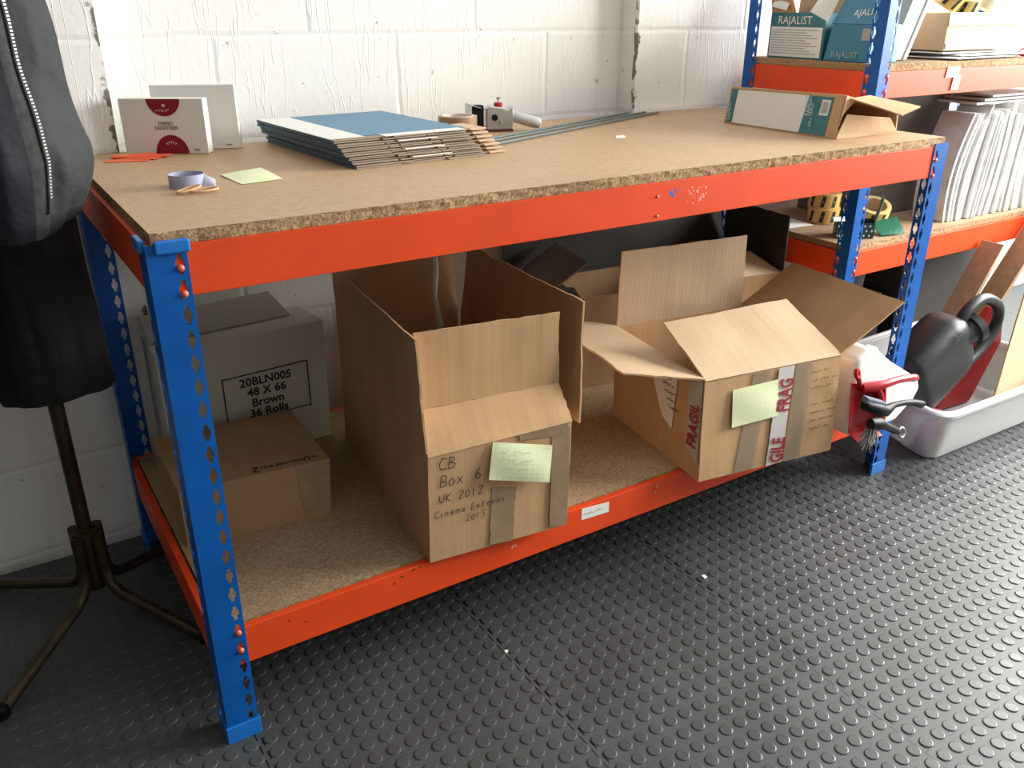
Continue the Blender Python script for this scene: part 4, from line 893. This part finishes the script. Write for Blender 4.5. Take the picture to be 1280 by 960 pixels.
def grow(c4, d):
    m_ = V((sum(c[0] for c in c4)/4, sum(c[1] for c in c4)/4)); return [(c[0]+(d if c[0] > m_.x else -d), c[1]+(d if c[1] > m_.y else -d)) for c in c4]
rim = [(1.972, -.085), (2.70, -.095), (2.70, .45), (2.10, .43)]
T = thing('plastic_tub', (2.35, .17, 0), 'frosted white plastic storage tub on the floor at the right end of the workbench', 'tub')
g = lambda d, z, r=.07: rrect(grow(rim, d), r, z)
loft([g(-.05, .001, .06), g(-.042, .006, .06), g(-.022, .10), g(-.012, .160), g(-.014, .160), g(-.025, .10), g(-.045, .009, .06)], 'body', TUBM, T, True, True)
loft([g(-.012, .155), g(.002, .158), g(.004, .168), g(.0, .174), g(-.010, .176), g(-.015, .172), g(-.015, .158)], 'rim', TUBR, T, False, False)
# charcoal jerrycan
J = thing('jerrycan', (2.2, .10, .1), 'charcoal plastic jerrycan with an open neck and loop handle lying in the tub', 'jerrycan')
ja = V((.86, 0, .51)).normalized(); ju = V((-.51, 0, .86)); jy = V((0, 1, 0)); j0 = V((2.055, .10, .175))
rings = []
for tt, f in ((0, .82), (.012, .93), (.03, 1), (.12, 1), (.185, 1), (.215, .94), (.242, .80), (.262, .60), (.275, .40)):
    ring = []
    for k in range(36):
        a = 2*math.pi*k/36; cu_, su_ = math.cos(a), math.sin(a); e = .55
        hx = .118*f*abs(cu_)**e*(1 if cu_ > 0 else -1); hy = .072*min(1, f*1.08)*abs(su_)**e*(1 if su_ > 0 else -1)
        ring.append(j0+ja*tt+ju*(hx-.0*tt)+jy*hy)
    rings.append(ring)
loft(rings, 'body', CANP, J, True, True)
mb = MB(); nc = j0+ja*.235+ju*.028-jy*.036; mb.lathe(nc, ja-jy*.20-ju*.1, [(.038, -.04), (.038, .030), (.047, .033), (.047, .056), (.036, .059), (.034, .04), (.033, .0), (0, -.002)], 40); mb.build('neck', CANP, J, smooth=True)
mb = MB(); q = j0+ja*.2-ju*.0
hp = [(.215, .045), (.270, .085), (.350, .075), (.405, .015), (.418, -.030), (.400, -.072), (.350, -.098), (.29, -.105), (.23, -.098)]
sm = []
hv = [V(j0+ja*a+ju*b+jy*(-.030)) for a, b in hp]
for i in range(len(hv)-1):
    for k in range(4):
        t_ = k/4; P0, P1_, P2, P3 = hv[max(i-1, 0)], hv[i], hv[i+1], hv[min(i+2, len(hv)-1)]
        sm.append(.5*((2*P1_)+(-P0+P2)*t_+(2*P0-5*P1_+4*P2-P3)*t_*t_+(-P0+3*P1_-3*P2+P3)*t_**3))
sm.append(hv[-1]); mb.tube(sm, .017, 14); mb.build('handle', CANP, J, smooth=True)
text('lettering', '25 L', .03, j0+ja*.16+ju*.080-jy*.0735, (.86, 0, .51), ju, mat('raised_charcoal', (.05, .055, .058), .4), J, lift=.001)
# red tray and pink bottle inside the tub
mb = MB(); mb.prism([(2.34, .178, .03), (2.56, .178, .03), (2.70, .178, .20), (2.665, .178, .30), (2.60, .178, .315), (2.50, .178, .25)], (0, -.004, 0)); 
o = MB(); o.prism([(2.33, .135, .012), (2.50, .125, .012), (2.62, .130, .20), (2.600, .135, .300), (2.54, .14, .330), (2.45, .14, .24)], (0, .03, 0)); tag(o.build('red_tray', REDP, bevel=.006, bseg=3), 'red plastic tray standing in the tub behind the charcoal jerrycan', 'tray')
PB = thing('pink_bottle', (2.1, 0, .01), 'reddish pink bottle showing blurred through the near corner of the frosted tub', 'bottle')
mb = MB(); mb.lathe((2.075, .0, .012), (.25, .1, 1), [(.030, 0), (.038, .006), (.038, .06), (.030, .080), (.014, .092), (.014, .105)], 28); mb.build('body', PINK, PB, smooth=True)
mb = MB(); mb.lathe(V((2.075, .0, .012))+V((.25, .1, 1)).normalized()*.103, (.25, .1, 1), [(.016, 0), (.016, .016), (.013, .018), (0, .018)], 24); mb.build('cap', mat('dark_red_cap', (.25, .02, .03), .4), PB, smooth=True)
def plank(x0, z0, x1, z1, y0, y1, label):
    t = thing('wooden_plank', (x0, y0, z0), label, 'plank'); d = V((x1-x0, 0, z1-z0)); p = V((-d.z, 0, d.x)).normalized()*.017
    a = V((x0, y0, z0)); q = [a, a+p, a+p+d, a+d]; mb = MB(); mb.add([*q, *[v+V((0, y1-y0, 0)) for v in q]], [(0, 1, 2, 3), (7, 6, 5, 4), (1, 5, 6, 2), (0, 3, 7, 4), (3, 2, 6, 7), (0, 4, 5, 1)], None, [1, 1, 0, 0, 0, 1])
    mb.build('board', [WOODP, WOODE], t, bevel=.0006, bseg=1); return t
plank(2.28, .05, 2.585, .518, .172, .246, 'short wooden plank leaning up out of the tub under the rack beam')
plank(2.42, .05, 3.05, .80, .172, .246, 'long wooden plank leaning up across the front of the rack beam')
mb = MB(); mb.sheet((2.40, .005, .02), (2.63, .005, .02), (2.95, .06, .60), (2.56, .06, .56), .005, 14, 14, .003, rag=.004); tag(mb.build('cardboard_sheet', KRP, fix=False), 'loose brown cardboard sheet standing in the tub at the picture edge', 'cardboard sheet')
# dark clutter under the rack
mb = MB(); mb.hexa([(2.12, .54, 0), (2.56, .54, 0), (2.56, .76, 0), (2.12, .76, 0)], [(2.13, .55, .27), (2.55, .55, .27), (2.55, .75, .27), (2.13, .75, .27)]); tag(mb.build('dark_crate', mat('dark_grey_plastic', (.02, .021, .022), .6), bevel=.006), 'low dark grey crate on the floor under the rack against the wall', 'crate')

mb = MB(); mb.hexa([(2.60, .50, 0), (3.07, .50, 0), (3.07, .68, 0), (2.60, .68, 0)], [(2.61, .51, .43), (3.06, .51, .43), (3.06, .67, .43), (2.61, .67, .43)]); tag(mb.build('dark_box', mat('dark_brown_board', (.03, .026, .022), .7), bevel=.004), 'tall dark box on the floor under the rack, behind the leaning planks', 'box')

# ================================================================== right end of the lower bench shelf
W1 = thing('white_canister', (1.64, -.05, Z0), 'white plastic canister poking out in front of the right bench leg', 'canister')
mb = MB(); mb.prism([(1.50, -.105, .300), (1.50, -.105, .455), (1.545, -.105, .478), (1.585, -.105, .462), (1.65, -.105, .418), (1.775, -.105, .347), (1.790, -.105, .318), (1.770, -.105, .285), (1.705, -.105, .242), (1.53, -.105, .242)], (0, .10, 0)); o = mb.build('body', WHP, W1, bevel=.014, bseg=4)
mb = MB(); mb.lathe((1.615, -.055, .436), (.5, 0, .86), [(.016, -.004), (.016, .014), (.013, .017), (0, .017)], 24); mb.build('cap', WHP, W1, smooth=True)
DP = thing('dustpan', (1.56, -.12, .285), 'red plastic dustpan with its handle pointing right, before the white canister', 'dustpan')
mb = MB()
mb.sheet((1.470, -.135, .285), (1.545, -.155, .285), (1.552, -.135, .398), (1.474, -.118, .408), .003, 10, 8, .001, bow=-.010); mb.sheet((1.545, -.155, .285), (1.550, -.175, .292), (1.557, -.152, .398), (1.552, -.135, .398), .003, 4, 6, .0); mb.sheet((1.470, -.135, .285), (1.545, -.155, .285), (1.550, -.172, .272), (1.470, -.160, .272), .003, 6, 2, .0)
mb.build('pan', REDP, DP, fix=False)
mb = MB(); mb.tube([(1.50, -.128, .395), (1.53, -.140, .395), (1.56, -.148, .398), (1.60, -.150, .400), (1.64, -.150, .396), (1.672, -.150, .390), (1.682, -.150, .388)], [.012, .014, .010, .009, .009, .010, .007], 14); mb.tube([(1.535, -.142, .398), (1.545, -.150, .375), (1.548, -.160, .345), (1.545, -.168, .30)], [.008, .008, .007, .005], 10); mb.build('handle', REDP, DP, smooth=True)
mb = MB(); mb.lathe((1.4725, -.128, .438), (.3, -.9, .3), [(.006, -.004), (.012, -.004), (.012, .004), (.006, .004)], 20, closed=True); mb.tube([(1.476, -.128, .430), (1.492, -.128, .405)], .006, 10); mb.build('hanging_eye', REDP, DP, smooth=True)
BR1 = thing('hand_brush', (1.55, -.17, .35), 'black-handled hand brush lying across the red dustpan', 'brush')
mb = MB(); mb.obox((1.490, -.172, .378), V((.030, -.006, -.012)), V((.003, .010, 0)), V((.003, 0, .007))); mb.build('bristles', mat('blue_grey_bristles', (.12, .14, .2), .8), BR1, bevel=.003)
mb = MB(); mb.tube([(1.462, -.168, .376), (1.50, -.178, .360), (1.53, -.180, .348), (1.56, -.180, .356), (1.60, -.180, .352), (1.64, -.180, .342), (1.672, -.180, .330), (1.684, -.180, .328)], [.013, .016, .014, .0075, .007, .0085, .010, .007], 14); mb.build('handle', BLACKP, BR1, smooth=True)
BR2 = thing('wire_brush', (1.5, -.2, .31), 'black-handled brush with grey bristles and a metal ring, lowest in front of the dustpan', 'brush')
mb = MB(); rnd = random.Random(2)
for k in range(60):
    a = V((1.462+rnd.uniform(-.010, .010), -.200+rnd.uniform(-.008, .008), .335+rnd.uniform(-.010, .010))); b = V((1.435+rnd.uniform(-.016, .022), -.205+rnd.uniform(-.02, .02), .30+rnd.uniform(-.016, .022))); mb.tube([a, b], .0008, 3)
br = mb.build('bristles', BRISTLE, BR2); br['kind'] = 'stuff'
mb = MB(); mb.tube([(1.448, -.200, .345), (1.478, -.203, .338), (1.505, -.203, .325), (1.54, -.203, .306), (1.562, -.203, .294)], [.012, .015, .009, .010, .007], 14); mb.build('handle', BLACKP, BR2, smooth=True)
mb = MB(); mb.tube([V((1.578+.011*math.cos(a), -.203+.004*math.sin(a), .288+.011*math.sin(a))) for a in [2*math.pi*k/20 for k in range(20)]], .0024, 8, closed=True); mb.build('metal_ring', STEEL, BR2, smooth=True)

# ================================================================== coat stand and coats
ST = thing('coat_stand', (-.135, .51, 0), 'tarnished metal tube coat stand with four bent feet left of the workbench', 'coat stand')
sx, sy = -.130, .51
mb = MB(); mb.tube([(sx, sy, .09), (sx, sy, 1.62)], .0145, 20); mb.build('pole', BRASS, ST, smooth=True)
mb = MB(); mb.tube([(sx, sy, .075), (sx, sy, .225)], .019, 20); mb.lathe((sx, sy, .205), (0, 0, 1), [(.018, 0), (.029, .002), (.029, .014), (.018, .016)], 24); mb.build('collar', BRASS, ST, smooth=True)
for fx_, fy_ in ((-.34, .29), (-.345, .745), (.10, .70), (.035, .30)):
    d = V((fx_-sx, fy_-sy, 0)); L_ = d.length; d.normalize(); c = V((sx, sy, 0))+d*.030; pts = [c+V((0, 0, .215)), c+V((0, 0, .17)), c+V((0, 0, .125))]
    for k in range(1, 7): a = math.pi/2*k/6*.86; pts.append(c+V((0, 0, .125))+d*(.06*(1-math.cos(a)))-V((0, 0, .06*math.sin(a))))
    pts.append(V((fx_, fy_, .014))-d*.03+V((0, 0, .006))); pts.append(V((fx_, fy_, .0125)))
    mb = MB(); mb.tube(pts, .0115, 14); lg = mb.build('leg', BRASS, ST, smooth=True)
    mb = MB(); mb.lathe(V((fx_, fy_, 0)), (0, 0, 1), [(.011, 0), (.0135, .002), (.0135, .022), (.009, .026)], 18); mb.build('rubber_foot', BLACKP, lg, smooth=True)
def garment(name, label, cat, cx, cy, rx, ry, z0, z1, mats, matf, fold, seed, taper, tilt=0, hem=0):
    t = thing(name, (cx, cy, z0), label, cat); n, m_ = 120, 70
    def S(a, v):
        z = z0+(z1-z0)*v+hem*math.sin(a*2+seed)*(1-v)
        k = taper(v); f = 1+fold*(math.sin(5*a+seed+1.5*v)*.6+math.sin(9*a+seed*2-2.2*v)*.45+math.sin(17*a+3*v+seed)*.2)*(1-.5*v)
        f += 1.1*fold*noise.noise(V((math.cos(a)*2.2, math.sin(a)*2.2+seed, v*5)))+.55*fold*noise.noise(V((math.cos(a)*5+v*3, math.sin(a)*5+seed, v*9)))
        return V((cx+tilt*(v)+rx*k*f*math.cos(a), cy+ry*k*f*math.sin(a), z))
    vs = []; fs = []; ms = []
    for j in range(m_+1):
        for i in range(n): vs.append(S(2*math.pi*i/n, j/m_))
    for j in range(m_):
        for i in range(n):
            fs.append((j*n+i, j*n+(i+1) % n, (j+1)*n+(i+1) % n, (j+1)*n+i)); ms.append(matf(2*math.pi*(i+.5)/n, (j+.5)/m_))
    fs += [tuple(range(n)), tuple(m_*n+i for i in range(n))]; ms += [0, 0]
    mb = MB(); mb.add(vs, fs, None, ms); mb.build('body', mats, t, smooth=True); return t, S
# jacket: slate right panel, fleece facing, navy left part, zip between
def mf(a, v):
    d = math.degrees(a) % 360-360   # camera side is about -90
    if -58+4*v < d < 20: return 0
    if -70+2*v < d <= -58+4*v: return 2
    return 1
jk, S = garment('jacket', 'dark slate and navy zip jacket with grey fleece facing hanging on the coat stand', 'jacket', -.152, .30, .137, .105, .900, 1.50, [SLATE, NAVY, FLEECE], mf, .06, 1.3,
    lambda v: 0.76+.25*math.sin(min(1, v/.19)*math.pi/2) if v < .19 else 1.01-.36*((v-.19)/.81)**.8, hem=.012)
mb = MB()
for k in range(96):
    v = .10+.76*k/96; a = math.radians(-57+4*v); p = S(a, v); nn = (V((math.cos(a), math.sin(a), 0))); tn = V((-math.sin(a), math.cos(a), 0))
    mb.obox(p+nn*.0012, tn*.0022, nn*.0012, V((0, 0, .0013)))
zp = mb.build('zip', ZIP, jk); zp['kind'] = 'stuff'
mb = MB(); q = [S(math.radians(-57+4*v)-.035, v)+V((.2, -.9, 0)).normalized()*.002 for v in [.06+.80*k/40 for k in range(41)]]; mb.tube(q, .0022, 8); mb.build('zip_piping', FLEECE, jk, smooth=True)
ct, S2 = garment('long_coat', 'long black coat hanging below the jacket on the coat stand', 'coat', -.118, .515, .100, .085, .535, 1.45, [COAT], lambda a, v: 0, .05, 4.1,
    lambda v: 1.0-.30*v, hem=.004)
mb = MB(); q = [S2(2*math.pi*k/120, .012)+(S2(2*math.pi*k/120, .012)-V((-.118, .515, .545))).normalized()*.0008 for k in range(120)]; mb.tube(q, .0022, 6, closed=True); mb.build('hem', COAT, ct, smooth=True)
c2, S3 = garment('dark_garment', 'dark navy garment hanging lowest on the left side of the coat stand', 'garment', -.300, .50, .075, .09, .555, 1.42, [NAVY], lambda a, v: 0, .05, 2.2, lambda v: 1.0-.35*v, tilt=.04)
